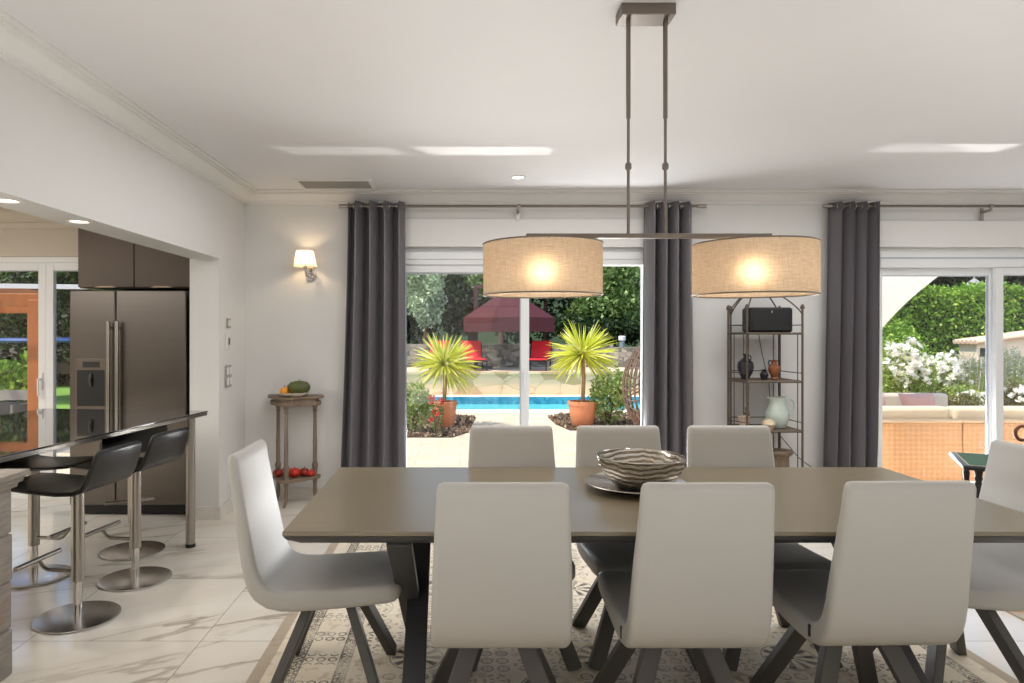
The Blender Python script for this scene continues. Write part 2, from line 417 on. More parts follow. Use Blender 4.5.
def mk_bowl():
    m, b, p, out = newmat('wavy_striped_silver_glass')
    x, y, z = b.sep(b.coord())
    th = b.m('ARCTAN2', y, x)
    wv = b.m('ADD', b.m('MULTIPLY', z, 300), b.m('MULTIPLY', b.m('SINE', b.m('ADD', b.m('MULTIPLY', th, 3), 1.0)), 2.4))
    wv = b.m('ADD', wv, b.m('MULTIPLY', b.noise(b.comb(b.m('MULTIPLY', th, 1.5), b.m('MULTIPLY', z, 6)), 2.5, 2), 7))
    s_ = b.m('SINE', wv); t = b.step(s_, -.35, .35)
    b.put(p.inputs['Base Color'], b.mix(t, lin('7d7365'), lin('c9c3b8')))
    p.inputs['Metallic'].default_value = .75
    b.put(p.inputs['Roughness'], b.m('SUBTRACT', .34, b.m('MULTIPLY', t, .2)))
    b.put(p.inputs['Normal'], b.bump(t, .35, .004)); return m
BOWL = mk_bowl()
def mk_barglass():
    m, b, p, out = newmat('dark_glossy_bar_top')
    b.put(p.inputs['Base Color'], b.mix(b.noise(b.coord(), 3), lin('231f1d'), lin('2e2926'))); p.inputs['Roughness'].default_value = .04
    p.inputs['Specular IOR Level'].default_value = .9; p.inputs['Coat Weight'].default_value = .6; p.inputs['Coat Roughness'].default_value = .02; return m
BARTOP = mk_barglass()
def mk_rug2():
    m, b, p, out = newmat('grey_and_ochre_abstract_rug')
    n = b.noise(b.mapping(b.coord(), scale=(1, 2.5, 1)), 1.6, 4, .6, .6)
    c = b.mix(b.step(n, .38, .5), lin('4f5560'), lin('a9a49a')); c = b.mix(b.step(n, .52, .6), c, lin('c2883a'))
    b.put(p.inputs['Base Color'], c); p.inputs['Roughness'].default_value = .95; return m
RUG2 = mk_rug2()

# leaf materials
L_YUC = leafmat('yucca_leaf', 'bcc63a', 'ece863', 'f8f4a8', .3)
L_PALE = leafmat('pale_silver_leaf', '93a883', 'c9d6ae', 'dfe6c4', .25)
L_DARK = leafmat('dark_evergreen_leaf', '141f10', '2f4420', '50682f', .25)
L_MID = leafmat('mid_green_leaf', '3f5a2a', '7c9650', 'a9be78', .3)
L_HEDGE = leafmat('hedge_leaf', '55812a', '9cc244', 'cfe46a', .4)
L_LIGHT = leafmat('light_shrub_leaf', '7f9a48', 'b6c878', 'd6deaa', .4)
L_ROSE = leafmat('rose_leaf', '7c9a3c', 'b8c860', 'd5dd88', .4)
L_LAV = leafmat('lavender_stem', '8f9a76', 'b3b3a6', 'b7aec4', .3)
L_TWIG = leafmat('reddish_foliage', '6a5a3a', '8a8a4c', '4d5b34', .3)
P_WHITE = leafmat('white_petal', 'f3f0e4', 'fffdf5', None, .3)
P_RED = leafmat('red_petal', 'c02a22', 'e0483a', None, .3)
CHIPS = leafmat('bark_chips', '6a5140', 'a08a72', 'c8b49a', 0, .9)

# ------------------------------------------------------------------ room shell
B0, B1 = 5.85, 6.12                # inner and outer face of the window wall
XL, XLK = -1.824, -2.045           # dining face and kitchen face of the left wall
XR, YB = 6.3, -3.2
CZ = 2.60
KX, KC = -6.4, 2.5

def wall_with_holes(mb, x0, x1, y0, y1, z1, holes):     # holes: (xa, xb, ztop), floor-standing
    x = x0
    for xa, xb, zt in holes:
        mb.box(x, xa, y0, y1, 0, z1); mb.box(xa, xb, y0, y1, zt, z1); x = xb
    mb.box(x, x1, y0, y1, 0, z1)
W1, W2, WK = (-.61, 1.63), (3.55, 5.67), (-5.7, -2.75)
HT = 2.14
mb = MB(); wall_with_holes(mb, XLK, XR + .2, B0, B1, CZ + .15, [(*W1, HT), (*W2, HT)])
struct(mb.build('wall_back', WALL, smooth=False))
mb = MB(); wall_with_holes(mb, KX - .2, XLK, B0, B1, CZ + .15, [(*WK, 2.06)])
struct(mb.build('wall_kitchen_back', KWALL, smooth=False))
mb = MB().box(XLK, XL, 5.22, B0, 0, CZ).box(XLK, XL, YB, 5.22, 1.977, CZ)
struct(mb.build('wall_left', WALL, smooth=False))
struct(MB().box(XR, XR + .2, YB, B0, 0, CZ).build('wall_right', WALL, smooth=False))
struct(MB().box(KX - .2, XR + .2, YB - .2, YB, 0, CZ).build('wall_front', WALL, smooth=False))
struct(MB().box(KX - .2, KX, YB, B0, 0, CZ).build('wall_kitchen_left', KWALL, smooth=False))
struct(MB().box(KX - .2, XR + .2, YB - .2, B1, -.12, 0).build('floor', FLOOR, smooth=False))
struct(MB().box(XLK, XR + .2, YB - .2, B0, CZ, CZ + .15).build('ceiling', CEIL, smooth=False))
struct(MB().box(KX - .2, XLK, YB - .2, B0, KC, CZ + .15).build('ceiling_kitchen', CEIL, smooth=False))

# cornices: stepped profile, (distance from wall, height)
PROF = [(0, 2.50), (.018, 2.50), (.018, 2.512), (.030, 2.512), (.030, 2.524), (.042, 2.528), (.095, 2.565), (.110, 2.568), (.110, 2.576), (.128, 2.578), (.128, 2.588), (.15, 2.590), (.15, CZ), (0, CZ)]
struct(MB().loft([[(XL - .05, B0 - d, z) for d, z in PROF], [(XR + .01, B0 - d, z) for d, z in PROF]]).build('trim_1', TRIMM, smooth=False))
struct(MB().loft([[(XL + d, YB, z) for d, z in PROF], [(XL + d, B0 + .01, z) for d, z in PROF]]).build('trim_2', TRIMM, smooth=False))
KP = [(0, 2.30), (.02, 2.30), (.03, 2.34), (.05, 2.345), (.05, 2.36), (.10, 2.42), (.10, 2.44), (.14, 2.445), (.14, KC), (0, KC)]
struct(MB().loft([[(KX, B0 - d, z) for d, z in KP], [(XLK, B0 - d, z) for d, z in KP]]).build('trim_3', KWALL, smooth=False))
# baseboards
MARB = pm('marble_baseboard', 'd8d3cb', .3, var=.14, scale=9)
def bb(mb, x0, x1): mb.box(x0, x1, B0 - .014, B0, 0, .09).box(x0, x1, B0 - .009, B0, .09, .1)
mb = MB(); bb(mb, XL + .014, W1[0] - .03); bb(mb, W1[1] + .03, W2[0] - .03); bb(mb, W2[1] + .03, XR)
struct(mb.build('baseboard_back', MARB, smooth=False))
struct(MB().box(XL, XL + .014, 5.206, B0, 0, .09).box(XL, XL + .009, 5.21, B0, .09, .1).box(XLK, XL, 5.206, 5.22, 0, .1).build('baseboard_left', MARB, smooth=False))

# ------------------------------------------------------------------ windows
def frame_rect(mb, x0, x1, z0, z1, y0, y1, w, wb=None):
    wb = wb or w
    mb.box(x0, x0 + w, y0, y1, z0, z1).box(x1 - w, x1, y0, y1, z0, z1).box(x0 + w, x1 - w, y0, y1, z1 - w, z1).box(x0 + w, x1 - w, y0, y1, z0, z0 + wb)
def sash(win, x0, x1, z0, z1, y, w=.065, d=.045, glass=True, bottom=.08):
    mb = MB(); frame_rect(mb, x0, x1, z0, z1, y, y + d, w, bottom)
    s_ = mb.build('sash', PVC, win, bevel=.004)
    mb = MB(); frame_rect(mb, x0 + w - .002, x1 - w + .002, z0 + bottom - .002, z1 - w + .002, y + .012, y + d - .012, .008)
    mb.build('gasket', PVCG, s_, smooth=False)
    if glass: MB().box(x0 + w, x1 - w, y + d / 2 - .003, y + d / 2 + .003, z0 + bottom, z1 - w).build('pane', GLASS, s_, smooth=False)
    return s_
def handle(par, x, y, z):
    MB().box(x - .014, x + .014, y - .012, y, z - .07, z + .07).tube([(x, y - .008, z + .02), (x, y - .05, z + .02), (x, y - .052, z - .01), (x + .002, y - .05, z - .12)], .009, 8).build('handle', PVC, par)

w1 = sempty('window_1')
mb = MB(); frame_rect(mb, W1[0], W1[1], 0, HT, B0 + .06, B0 + .2, .05, .03)
mb.box(W1[0] + .05, W1[1] - .05, B0 + .05, B0 + .2, 1.995, HT - .05).box(W1[0] + .05, W1[1] - .05, B0 + .035, B0 + .05, 2.04, HT - .035)
mb.build('window_frame', PVC, w1, bevel=.004)
MB().box(W1[0] - .04, W1[1] + .04, B0 - .03, B0, HT, 2.375).build('shutter_box', TRIMM, w1, bevel=.004)
MB().box(W1[0] + .05, W1[1] - .05, B0 + .048, B0 + .052, 2.085, 2.098).build('shutter_slot', PVCG, w1, smooth=False)
sA = sash(w1, W1[0] + .05, .585, .03, 1.995, B0 + .07)
sB = sash(w1, W1[0] + .075, .60, .03, 1.995, B0 + .135)
handle(sA, .548, B0 + .07, 1.05)

w2 = sempty('window_2')
mb = MB(); frame_rect(mb, W2[0], W2[1], 0, HT, B0 + .06, B0 + .2, .05, .03)
mb.box(W2[0] + .05, W2[1] - .05, B0 + .05, B0 + .2, 1.975, HT - .05)
mb.build('window_frame', PVC, w2, bevel=.004)
MB().box(W2[0] - .04, W2[1] + .04, B0 - .03, B0, HT, 2.36).build('shutter_box', TRIMM, w2, bevel=.004)
MB().box(W2[0] + .05, W2[1] - .05, B0 + .046, B0 + .052, 2.045, 2.06).build('shutter_slot', PVCG, w2, smooth=False)
sC = sash(w2, W2[0] + .05, 4.655, .03, 1.975, B0 + .135)
sD = sash(w2, 4.60, W2[1] - .05, .03, 1.975, B0 + .07)

w3 = sempty('window_3')
mb = MB(); frame_rect(mb, WK[0], WK[1], 0, 2.06, B0 + .02, B0 + .12, .05, .03)
mb.build('window_frame', PVC, w3, bevel=.004)
xm = -3.53
sE = sash(w3, WK[0] + .05, -4.56, .03, 2.01, B0 + .03); sF = sash(w3, -4.56, xm, .03, 2.01, B0 + .03); sG = sash(w3, xm, WK[1] - .05, .03, 2.01, B0 + .03)
handle(sF, xm - .035, B0 + .03, 1.0)

# ------------------------------------------------------------------ curtains and rods
def curtain_rod(x0, x1, brackets, label, yy=5.715, zz=2.462):
    t = thing('curtain_rod', label, 'curtain rod', ((x0 + x1) / 2, yy, zz)); cx = (x0 + x1) / 2
    MB().tube([(x0 - cx, 0, 0), (x1 - cx, 0, 0)], .011, 12).build('rod', BRONZE, t)
    for xe, sg in ((x0, -1), (x1, 1)):
        MB().tube([(xe - cx - .02 * sg, 0, 0), (xe - cx + .05 * sg, 0, 0)], .017, 14).build('finial', STEEL, t)
    for xb in brackets:
        MB().tube([(xb - cx, .0, -.012), (xb - cx, .0, -.03), (xb - cx, B0 - .03 - yy, -.035)], .011, 8).box(xb - cx - .014, xb - cx + .014, B0 - .037 - yy, B0 - .031 - yy, -.105, -.0).tube([(xb - cx - .012, 0, 0), (xb - cx + .012, 0, 0)], .018, 12).build('bracket', STEEL, t)
    return t
curtain_rod(PX(345, 5.715), PX(700, 5.715), [PX(519, 5.715)], 'bronze curtain rod above the left sliding window')
curtain_rod(PX(829, 5.715), 5.95, [PX(991, 5.715)], 'bronze curtain rod above the right sliding window')

def curtain(xt0, xt1, xb0, xb1, folds, label, yy=5.715, seed=0, ph=0):
    r = random.Random(seed); t = thing('curtain', label, 'curtain', ((xt0 + xt1) / 2, yy, 0), 0, 'charcoal eyelet curtains')
    cx = (xt0 + xt1) / 2; nu, nv = folds * 18, 26; zt = 2.495
    pert = [r.uniform(-.25, .25) for _ in range(folds * 2 + 3)]
    V, Fs = [], []
    for j in range(nv + 1):
        v = j / nv; z = zt + (0.012 - zt) * v
        for i in range(nu + 1):
            u = i / nu; k = u * folds
            a = xt0 + (xt1 - xt0) * u; bb_ = xb0 + (xb1 - xb0) * u
            f = k + pert[int(k * 2)] * .35 * v * math.sin(PI * ((k * 2) % 1))
            amp = .066 * (1 - .25 * v) * (1 + .2 * math.sin(3 * u + seed))
            V.append((a + (bb_ - a) * v ** 1.4 + .012 * math.sin(2 * PI * f * 2 + 1) * (1 - v * .5) - cx, amp * math.sin(2 * PI * f + ph) + .006 * math.sin(5 * v + 9 * u), z))
    n = nu + 1
    for j in range(nv):
        for i in range(nu): Fs.append((j * n + i, j * n + i + 1, (j + 1) * n + i + 1, (j + 1) * n + i))
    MB().add(V, Fs).build('curtain_panel', CURT, t, solid=.004, angle=80)
    for k in range(folds * 2):
        u = (k + .5 - ph / PI * .5 * 2 * .5) / (folds * 2); u = k / (folds * 2) + (.0 if ph == 0 else .0) + .25 / folds * 0
        x = xt0 + (xt1 - xt0) * (k / (folds * 2)) - cx
        if k == 0: continue
        ring = [(x, .02 * math.cos(2 * PI * q / 16), 2.462 + .026 * math.sin(2 * PI * q / 16)) for q in range(17)]
        MB().tube(ring, .005, 6).build('eyelet', STEEL, t)
    return t
Yc = 5.715
curtain(PX(347, Yc), PX(404, Yc), PX(339, Yc), PX(405, Yc), 4, 'charcoal curtain beside the wall sconce, left of the left sliding window', seed=1)
curtain(PX(645, Yc), PX(692, Yc), PX(642, Yc), PX(695, Yc), 4, 'charcoal curtain between the left sliding window and the iron shelf stand', seed=2, ph=1)
curtain(PX(830, Yc), PX(880, Yc), PX(823, Yc), PX(879, Yc), 4, 'charcoal curtain right of the iron shelf stand, at the right window', seed=3, ph=.6)

# ------------------------------------------------------------------ dining table
TX0, TX1, TY0, TY1, TZ = -.588, 2.06, 2.28, 3.37, .76
tcx, tcy = (TX0 + TX1) / 2, (TY0 + TY1) / 2
t = thing('dining_table', 'long rectangular dining table with grey-brown top and crossed dark metal legs', 'table', (tcx, tcy, 0))
hx, hy = (TX1 - TX0) / 2, (TY1 - TY0) / 2
def rect(hx, hy, z): return [(-hx, -hy, z), (hx, -hy, z), (hx, hy, z), (-hx, hy, z)]
MB().loft([rect(hx, hy, TZ - .016), rect(hx, hy, TZ)]).build('tabletop', TABLE, t, bevel=.003)
MB().loft([rect(hx - .05, hy - .05, TZ - .052), rect(hx - .012, hy - .012, TZ - .030), rect(hx - .002, hy - .002, TZ - .017)]).build('underframe', DARKM, t, smooth=False)
for s_ in (-1, 1):
    xx = s_ * .925
    MB().bar((xx - .018, -hy + .06, TZ - .05), (xx - .018, hy - .12, .0), .034, .085, up=(1, 0, 0)).build('leg', DARKM, t, bevel=.003)
    MB().bar((xx + .018, hy - .06, TZ - .05), (xx + .018, -hy + .10, .0), .034, .085, up=(1, 0, 0)).build('leg', DARKM, t, bevel=.003)
    MB().box(xx - .05, xx + .05, -hy + .1, hy - .1, TZ - .062, TZ - .05).build('mounting_plate', DARKM, t)

# ------------------------------------------------------------------ dining chairs
def chair_shell():
    C = [(.285, .425), (.278, .424), (.262, .422), (.235, .420), (.12, .409), (0, .400), (-.10, .394), (-.16, .394), (-.205, .402), (-.24, .422), (-.262, .450), (-.276, .485), (-.288, .53), (-.302, .61), (-.318, .70), (-.334, .79), (-.346, .86), (-.351, .90), (-.3545, .922), (-.3565, .935), (-.358, .942)]
    W = [.36, .41, .435, .445, .45, .455, .46, .46, .46, .458, .456, .454, .452, .446, .438, .428, .420, .416, .413, .404, .380]
    T = [.02, .048, .066, .074, .078, .080, .080, .080, .078, .074, .068, .062, .057, .053, .050, .047, .045, .044, .042, .032, .014]
    rings = []
    for i, (y, z) in enumerate(C):
        a, b_ = C[max(i - 1, 0)], C[min(i + 1, len(C) - 1)]
        d = Vector((0, b_[0] - a[0], b_[1] - a[1])).normalized(); nrm = Vector((0, -d.z, d.y))
        w, th = W[i] / 2, T[i] / 2; rr = min(.022, th * .95); ring = []
        for cx_, cn, a0 in ((w - rr, th - rr, 0), (-w + rr, th - rr, 90), (-w + rr, -th + rr, 180), (w - rr, -th + rr, 270)):
            for q in range(5):
                an = R(a0 + q * 22.5); ring.append(Vector((cx_ + rr * math.cos(an), y, z)) + nrm * (cn + rr * math.sin(an)))
        rings.append(ring)
    return MB().loft(rings)
def make_chair():
    t = thing('dining_chair', 'x', 'chair', (0, 0, 0), 0, 'pale upholstered chairs around the dining table')
    chair_shell().build('seat_shell', CHAIRF, t, angle=70)
    for sx in (-1, 1):
        for sy in (-1, 1):
            MB().bar((sx * .075, sy * .065, .37), (sx * .225, sy * .215, 0), .062, .036, up=(0, 1, 0)).build('leg', LEGM, t, bevel=.003)
    MB().box(-.15, .15, -.13, .13, .345, .362).build('mounting_plate', LEGM, t, bevel=.002)
    MB().box(-.2325, -.2275, -.195, -.182, .385, .425).build('fabric_tag', BLACK, t, smooth=False)
    return t
spots = [(-.512, 2.82, -PI / 2, 'pale dining chair at the left end of the table, seen from its side'),
         (.134, 2.50, 0, 'pale dining chair on the near side of the table, closest to its left legs'),
         (.77, 2.50, 0, 'pale dining chair on the near side, directly in front of the silver bowl'),
         (1.405, 2.52, .02, 'pale dining chair on the near side of the table, closest to the right window'),
         (.257, 3.10, PI, 'pale dining chair on the far side of the table, before the sliding window mullion'),
         (.790, 3.10, PI, 'pale dining chair on the far side of the table, behind the silver bowl'),
         (1.345, 3.10, PI, 'pale dining chair on the far side, in front of the iron shelf stand'),
         (1.985, 2.82, PI / 2, 'pale dining chair at the right end of the table, cut by the picture edge')]
ch = make_chair()
for i, (x, y, a, lb) in enumerate(spots):
    if i == 0: ch.location = (x, y, .009); ch.rotation_euler = (0, 0, a); ch['label'] = lb
    else: dup(ch, (x, y, .009), a, lb)

# rugs
rx0, rx1, ry0, ry1 = -.864, 2.26, .7, 4.72
tag(MB().box(0, rx1 - rx0, 0, ry1 - ry0, 0, .008).build('rug', RUG, loc=(rx0, ry0, .0005), smooth=False), 'beige vintage rug with black rosettes and lace bands under the dining table', 'rug')
tag(MB().box(0, 2.2, 0, 2.0, 0, .008).build('rug', RUG2, loc=(2.77, 2.75, .0005), smooth=False), 'grey and ochre rug on the marble floor beyond the right end chair', 'rug')

# bowl and plate
bx, by = PX(641, 2.9), 2.9
pl = thing('plate', 'wide silver-rimmed plate under the striped bowl on the dining table', 'plate', (bx - .025, by - .01, TZ))
MB().lathe([(.11, 0), (.115, .006), (.20, .026), (.212, .031), (.209, .034), (.195, .029), (.11, .011), (.01, .010)], n=48).build('dish', SILVER, pl)
bo = thing('bowl', 'large striped silver glass bowl on the dining table', 'bowl', (bx, by, TZ + .0115))
MB().lathe([(.02, .0), (.085, .0), (.12, .015), (.15, .045), (.172, .085), (.182, .128), (.177, .128), (.166, .09), (.145, .05), (.115, .022), (.08, .008), (.01, .006)], n=56).build('bowl_body', BOWL, bo)
ring = [(.1795 * math.cos(2 * PI * q / 48), .1795 * math.sin(2 * PI * q / 48), .128) for q in range(49)]
MB().tube(ring, .003, 6).build('rim', CHROME, bo)

# ------------------------------------------------------------------ pendant lamp
LY = 2.52; LXc = PX(645.5, LY)
t = thing('pendant_lamp', 'twin drum pendant lamp with linen shades hanging over the dining table', 'lamp', (LXc, LY, CZ))
zb = PZ(235, LY) - CZ
xl, xr = PX(542.5, LY) - LXc, PX(754, LY) - LXc
MB().box(PX(618.5, LY) - LXc, PX(672, LY) - LXc, -.05, .05, -.042, 0).build('ceiling_canopy', BRONZE, t, bevel=.003)
for px in (627.5, 664.5):
    x = PX(px, LY) - LXc; x += .003
    rd = MB().tube([(x, 0, -.04), (x, 0, -.40)], .0085, 12).tube([(x, 0, -.39), (x, 0, zb)], .0055, 10).build('suspension_rod', BRONZE, t)
    MB().lathe([(.0085, 0), (.012, .006), (.012, .02), (.0085, .026)], (x, 0, PZ(170, LY) - CZ), 12).build('collar', BRONZE, rd)
MB().box(xl - .06, xr + .06, -.016, .016, zb - .012, zb + .004).build('crossbar', BRONZE, t, bevel=.002)
for x in (xl, xr):
    rs, zt_, z0_ = .216, PZ(236, LY - .216) - CZ, PZ(291.5, LY - .216) - CZ
    sh = MB().lathe([(rs, z0_), (rs, zt_)], (x, 0, 0), 64, False, False).build('lamp_shade', SHADE, t)
    for zz in (z0_, zt_):
        MB().tube([(x + (rs + .0005) * math.cos(2 * PI * q / 64), (rs + .0005) * math.sin(2 * PI * q / 64), zz) for q in range(65)], .0028, 6).build('shade_rim', BRONZE, sh)
    MB().lathe([(.004, zb - .01), (.016, zb - .012), (.018, zb - .06), (.004, zb - .06)], (x, 0, 0), 14).build('bulb_holder', BRONZE, t)
    bulb = MB().ell((x, 0, (z0_ + zt_) / 2 - .01), .028, .028, .036, 16, 10).build('bulb', BULB, t)
    for k in range(3):
        a = 2 * PI * k / 3 + .5
        MB().tube([(x, 0, zt_ - .004), (x + rs * math.cos(a), rs * math.sin(a), zt_ - .004)], .002, 6).build('shade_spoke', BRONZE, t)

# ------------------------------------------------------------------ sconce, wall plates, ceiling items
sx_, sy_ = PX(305, 5.72), 5.72
t = thing('wall_sconce', 'small chrome wall sconce with ivory shade left of the first curtain', 'lamp', (sx_, B0, 1.9))
zt_, zb_ = PZ(251, sy_) - 1.9, PZ(266.5, sy_) - 1.9
MB().box(PX(310, B0) - sx_ - .03, PX(310, B0) - sx_ + .03, -.012, 0, PZ(281, B0) - 1.9, PZ(267, B0) - 1.9).build('back_plate', CHROME, t, bevel=.004)
zz = PZ(275, B0) - 1.9
MB().tube([(.05, -.012, zz), (.045, -.06, zz - .03), (.01, -.12, zz - .02), (0, -.13, zz + .03), (0, -.13, zb_ + .01)], .008, 10).lathe([(.008, -.03), (.016, -.02), (.018, -.0)], (0, -.13, zb_), 12).build('arm', CHROME, t)
MB().tube([(.06, -.012, zz + .02), (.075, -.05, zz - .02), (.05, -.09, zz + .01), (.03, -.12, zz + .0)], .006, 8).build('scroll', CHROME, t)
MB().lathe([(.094, zb_), (.068, zt_)], (0, -.13, 0), 32, False, False).build('lamp_shade', WSHADE, t)
MB().ell((0, -.13, (zt_ + zb_) / 2), .018, .018, .03, 12, 8).build('bulb', BULB2, t)

WPL = pm('white_plastic', 'dedcd8', .4, var=.02); GPL = pm('grey_plastic', '9d9a94', .4, var=.03); DPL = pm('dark_display', '4a4744', .3, var=.05)
def wall_plate(y, z, w, h, label, name, cat, mat=WPL):
    t = thing(name, label, cat, (XL, y, z))
    MB().box(0, .014, -w / 2, w / 2, -h / 2, h / 2).build('plate', mat, t, bevel=.004)
    return t
t = wall_plate(5.42, 1.49, .07, .075, 'small grey alarm keypad on the left wall above the thermostat', 'alarm_keypad', 'keypad', GPL)
MB().box(.014, .0155, -.02, .02, -.022, .022).build('screen', WPL, t)
t = wall_plate(5.40, 1.345, .09, .11, 'white square thermostat on the left wall between keypad and switches', 'thermostat', 'thermostat')
MB().box(.014, .0155, -.005, .03, -.025, .03).build('screen', DPL, t)
t = wall_plate(5.41, 1.075, .13, .17, 'grey four-gang light switch on the left wall beside the opening', 'light_switch', 'switch', GPL)
for i in (-1, 1):
    for j in (-1, 1): MB().box(.014, .018, i * .032 - .022, i * .032 + .022, j * .04 - .028, j * .04 + .028).build('rocker', WPL, t, bevel=.002)

vx0, vx1, vy0, vy1 = PX(294, 5.36), PX(372, 5.36), 5.32, 5.66
t = thing('air_vent', 'rectangular grey ceiling air vent near the first curtain', 'vent', ((vx0 + vx1) / 2, (vy0 + vy1) / 2, CZ))
hx_, hy_ = (vx1 - vx0) / 2, (vy1 - vy0) / 2
mb = MB(); mb.box(-hx_, hx_, -hy_, -hy_ + .03, -.012, 0).box(-hx_, hx_, hy_ - .03, hy_, -.012, 0).box(-hx_, -hx_ + .03, -hy_ + .03, hy_ - .03, -.012, 0).box(hx_ - .03, hx_, -hy_ + .03, hy_ - .03, -.012, 0)
mb.build('frame', TRIMM, t, bevel=.002)
mb = MB().box(-hx_ + .03, hx_ - .03, -hy_ + .03, hy_ - .03, -.003, 0)
for k in range(18):
    y = -hy_ + .035 + k * (2 * hy_ - .07) / 17
    mb.bar((-hx_ + .03, y, -.006), (hx_ - .03, y, -.006), .010, .0015, up=(0, .6, 1))
mb.build('grille', pm('grey_vent', '8a8884', .6), t, smooth=False)

def downlight(x, y, z, label, lit=True):
    t = thing('recessed_downlight', label, 'ceiling light', (x, y, z), 0, 'recessed downlights')
    MB().lathe([(.062, 0), (.062, -.005), (.046, -.008), (.044, -.001)], n=28, cap0=False, cap1=False).build('trim_ring', WPL, t)
    MB().lathe([(.045, -.002), (.02, -.004), (.002, -.0045)], n=24).build('lens', EMIT, t)
downlight(-1.905, 2.90, 1.977, 'lit recessed downlight under the kitchen beam, nearer the viewer')
downlight(-1.905, 3.45, 1.977, 'lit recessed downlight under the kitchen beam, nearer the fridge')
downlight(PX(518, 5.25), 5.25, CZ, 'small recessed downlight in the ceiling before the left window')

# ------------------------------------------------------------------ kitchen
t = thing('refrigerator', 'brushed steel side-by-side refrigerator with water dispenser beyond the bar', 'fridge', (-2.555, 5.6, 0))
fx0, fx1, fy = -3.0 + 2.555, -2.105 + 2.555, -.3
xs = PX(115.5, 5.3) + 2.555
MB().box(fx0 + .005, fx1 - .005, fy + .075, .24, .03, 1.74).build('body', pm('fridge_side', '6a645d', .4, .8), t, bevel=.004)
MB().box(fx0 + .02, fx1 - .02, fy + .06, fy + .09, .012, .085).build('kick_grille', BLACKP, t)
dl = MB().box(fx0, xs - .003, fy, fy + .07, .09, 1.74).build('door', FRIDGE, t, bevel=.008)
dr = MB().box(xs + .003, fx1, fy, fy + .07, .09, 1.74).build('door', FRIDGE, t, bevel=.008)
for d_, x in ((dl, xs - .033), (dr, xs + .033)):
    z0_, z1_ = .45, PZ(321, 5.25)
    MB().bar((x, fy - .045, z0_), (x, fy - .045, z1_), .024, .024).bar((x, fy, z0_ + .05), (x, fy - .045, z0_ + .05), .018, .018).bar((x, fy, z1_ - .05), (x, fy - .045, z1_ - .05), .018, .018).build('handle', STEEL, d_, bevel=.004)
dx0, dx1 = PX(76, 5.3) + 2.555, PX(106.5, 5.3) + 2.555
NICHE = pm('dispenser_black', '0b0b0c', .5)
z1_, z0_ = PZ(358.5, 5.3), PZ(437, 5.3); zm = PZ(370, 5.3)
MB().box(dx0, dx1, fy - .006, fy + .001, z0_, z1_).build('dispenser_panel', pm('dispenser_steel', '776e65', .35, .9), dl, bevel=.003)
MB().box(dx0 + .055, dx1 - .05, fy - .009, fy - .006, zm + .02, z1_ - .025).build('display', BLACK, dl)
MB().box(dx0 + .012, dx1 - .012, fy - .0085, fy - .006, PZ(406, 5.3), zm).build('dispenser_niche', NICHE, dl)
MB().tube([(dx0 + .12, fy - .012, zm - .03), (dx0 + .12, fy - .03, zm - .07), (dx0 + .12, fy - .012, zm - .12)], .012, 8).build('dispenser_lever', DARKM, dl)
MB().box(dx0 + .012, dx1 - .012, fy - .0085, fy - .006, z0_ + .015, PZ(411, 5.3)).build('dispenser_tray', NICHE, dl)

cx0, cx1, cyf = PX(78, 5.5), PX(190, 5.5), 5.5
t = thing('wall_cabinet', 'brown lacquered two-door cabinet above the refrigerator', 'cabinet', ((cx0 + cx1) / 2, 5.66, 1.77))
hw = (cx1 - cx0) / 2
MB().box(-hw, hw, -.138, .185, 0, .64).build('carcass', CABM, t, bevel=.002)
for s_ in (-1, 1):
    a, b_ = sorted((s_ * .003, s_ * hw)); 
    d_ = MB().box(a, b_, -.16, -.14, .008, .64).build('door', CABM, t, bevel=.003)
    m_ = (a + b_) / 2
    MB().loft([[(m_ + x, y, .008 + z) for x, z in ((-.09, -.004), (-.05, .008), (.05, .008), (.09, -.004))] for y in (-.172, -.16)]).build('handle', pm('bronze_pull', '8d7a66', .35, .7), d_)
hs = thing('cabinet_side_panel', 'tall dark brown side panel between refrigerator and wall', 'panel', (-2.072, 5.6, 0))
MB().box(-.018, .018, -.12, .245, 0, 1.768).build('panel', pm('dark_brown_panel', '2f2822', .6), hs)

# bar: glossy top on a steel leg and a stone pier
ang = math.atan2(.20, 1.84)
bar = thing('bar_counter', 'glossy dark bar top with steel edge on a steel leg and weathered stone pier', 'bar counter', (-1.76, 4.8, 0))
def bl(x, y): return (x + 1.76, y - 4.8)
bz = .875
P4 = [bl(-1.745, 4.78), bl(-2.96, 4.92), bl(-3.26, 2.86), bl(-2.047, 2.86)]
def inset(P, d):
    c = Vector((sum(p[0] for p in P) / 4, sum(p[1] for p in P) / 4)); return [tuple(Vector(p) + (c - Vector(p)).normalized() * d) for p in P]
MB().prism(P4, bz - .008, bz).build('bar_top', BARTOP, bar, bevel=.002)
MB().prism(inset(P4, .006), bz - .031, bz - .0085).build('edge_strip', STEEL, bar, bevel=.002)
lx, ly = bl(PX(190.5, 4.56), 4.56)
lg = MB().tube([(lx, ly, .012), (lx, ly, bz - .03)], .030, 24).build('leg', STEEL, bar)
MB().lathe([(.032, 0), (.032, .02), (.031, .024)], (lx, ly, 0), 24).build('foot_cap', BLACK, lg)
px0, px1, py0, py1 = -2.7, -1.86, 2.55, 2.87
mb = MB(); zs = [0, .19, .39, .585, .775]
for k in range(4):
    j = .004 * (k % 2)
    mb.box(px0 + 1.76, px1 + 1.76 - j, py0 - 4.8 + j, py1 - 4.8, zs[k] + .003, zs[k + 1] - .003)
mb.box(px0 + 1.765, px1 + 1.75, py0 - 4.79, py1 - 4.81, 0, .77)
pier = mb.build('pier', PIER, bar, bevel=.006)
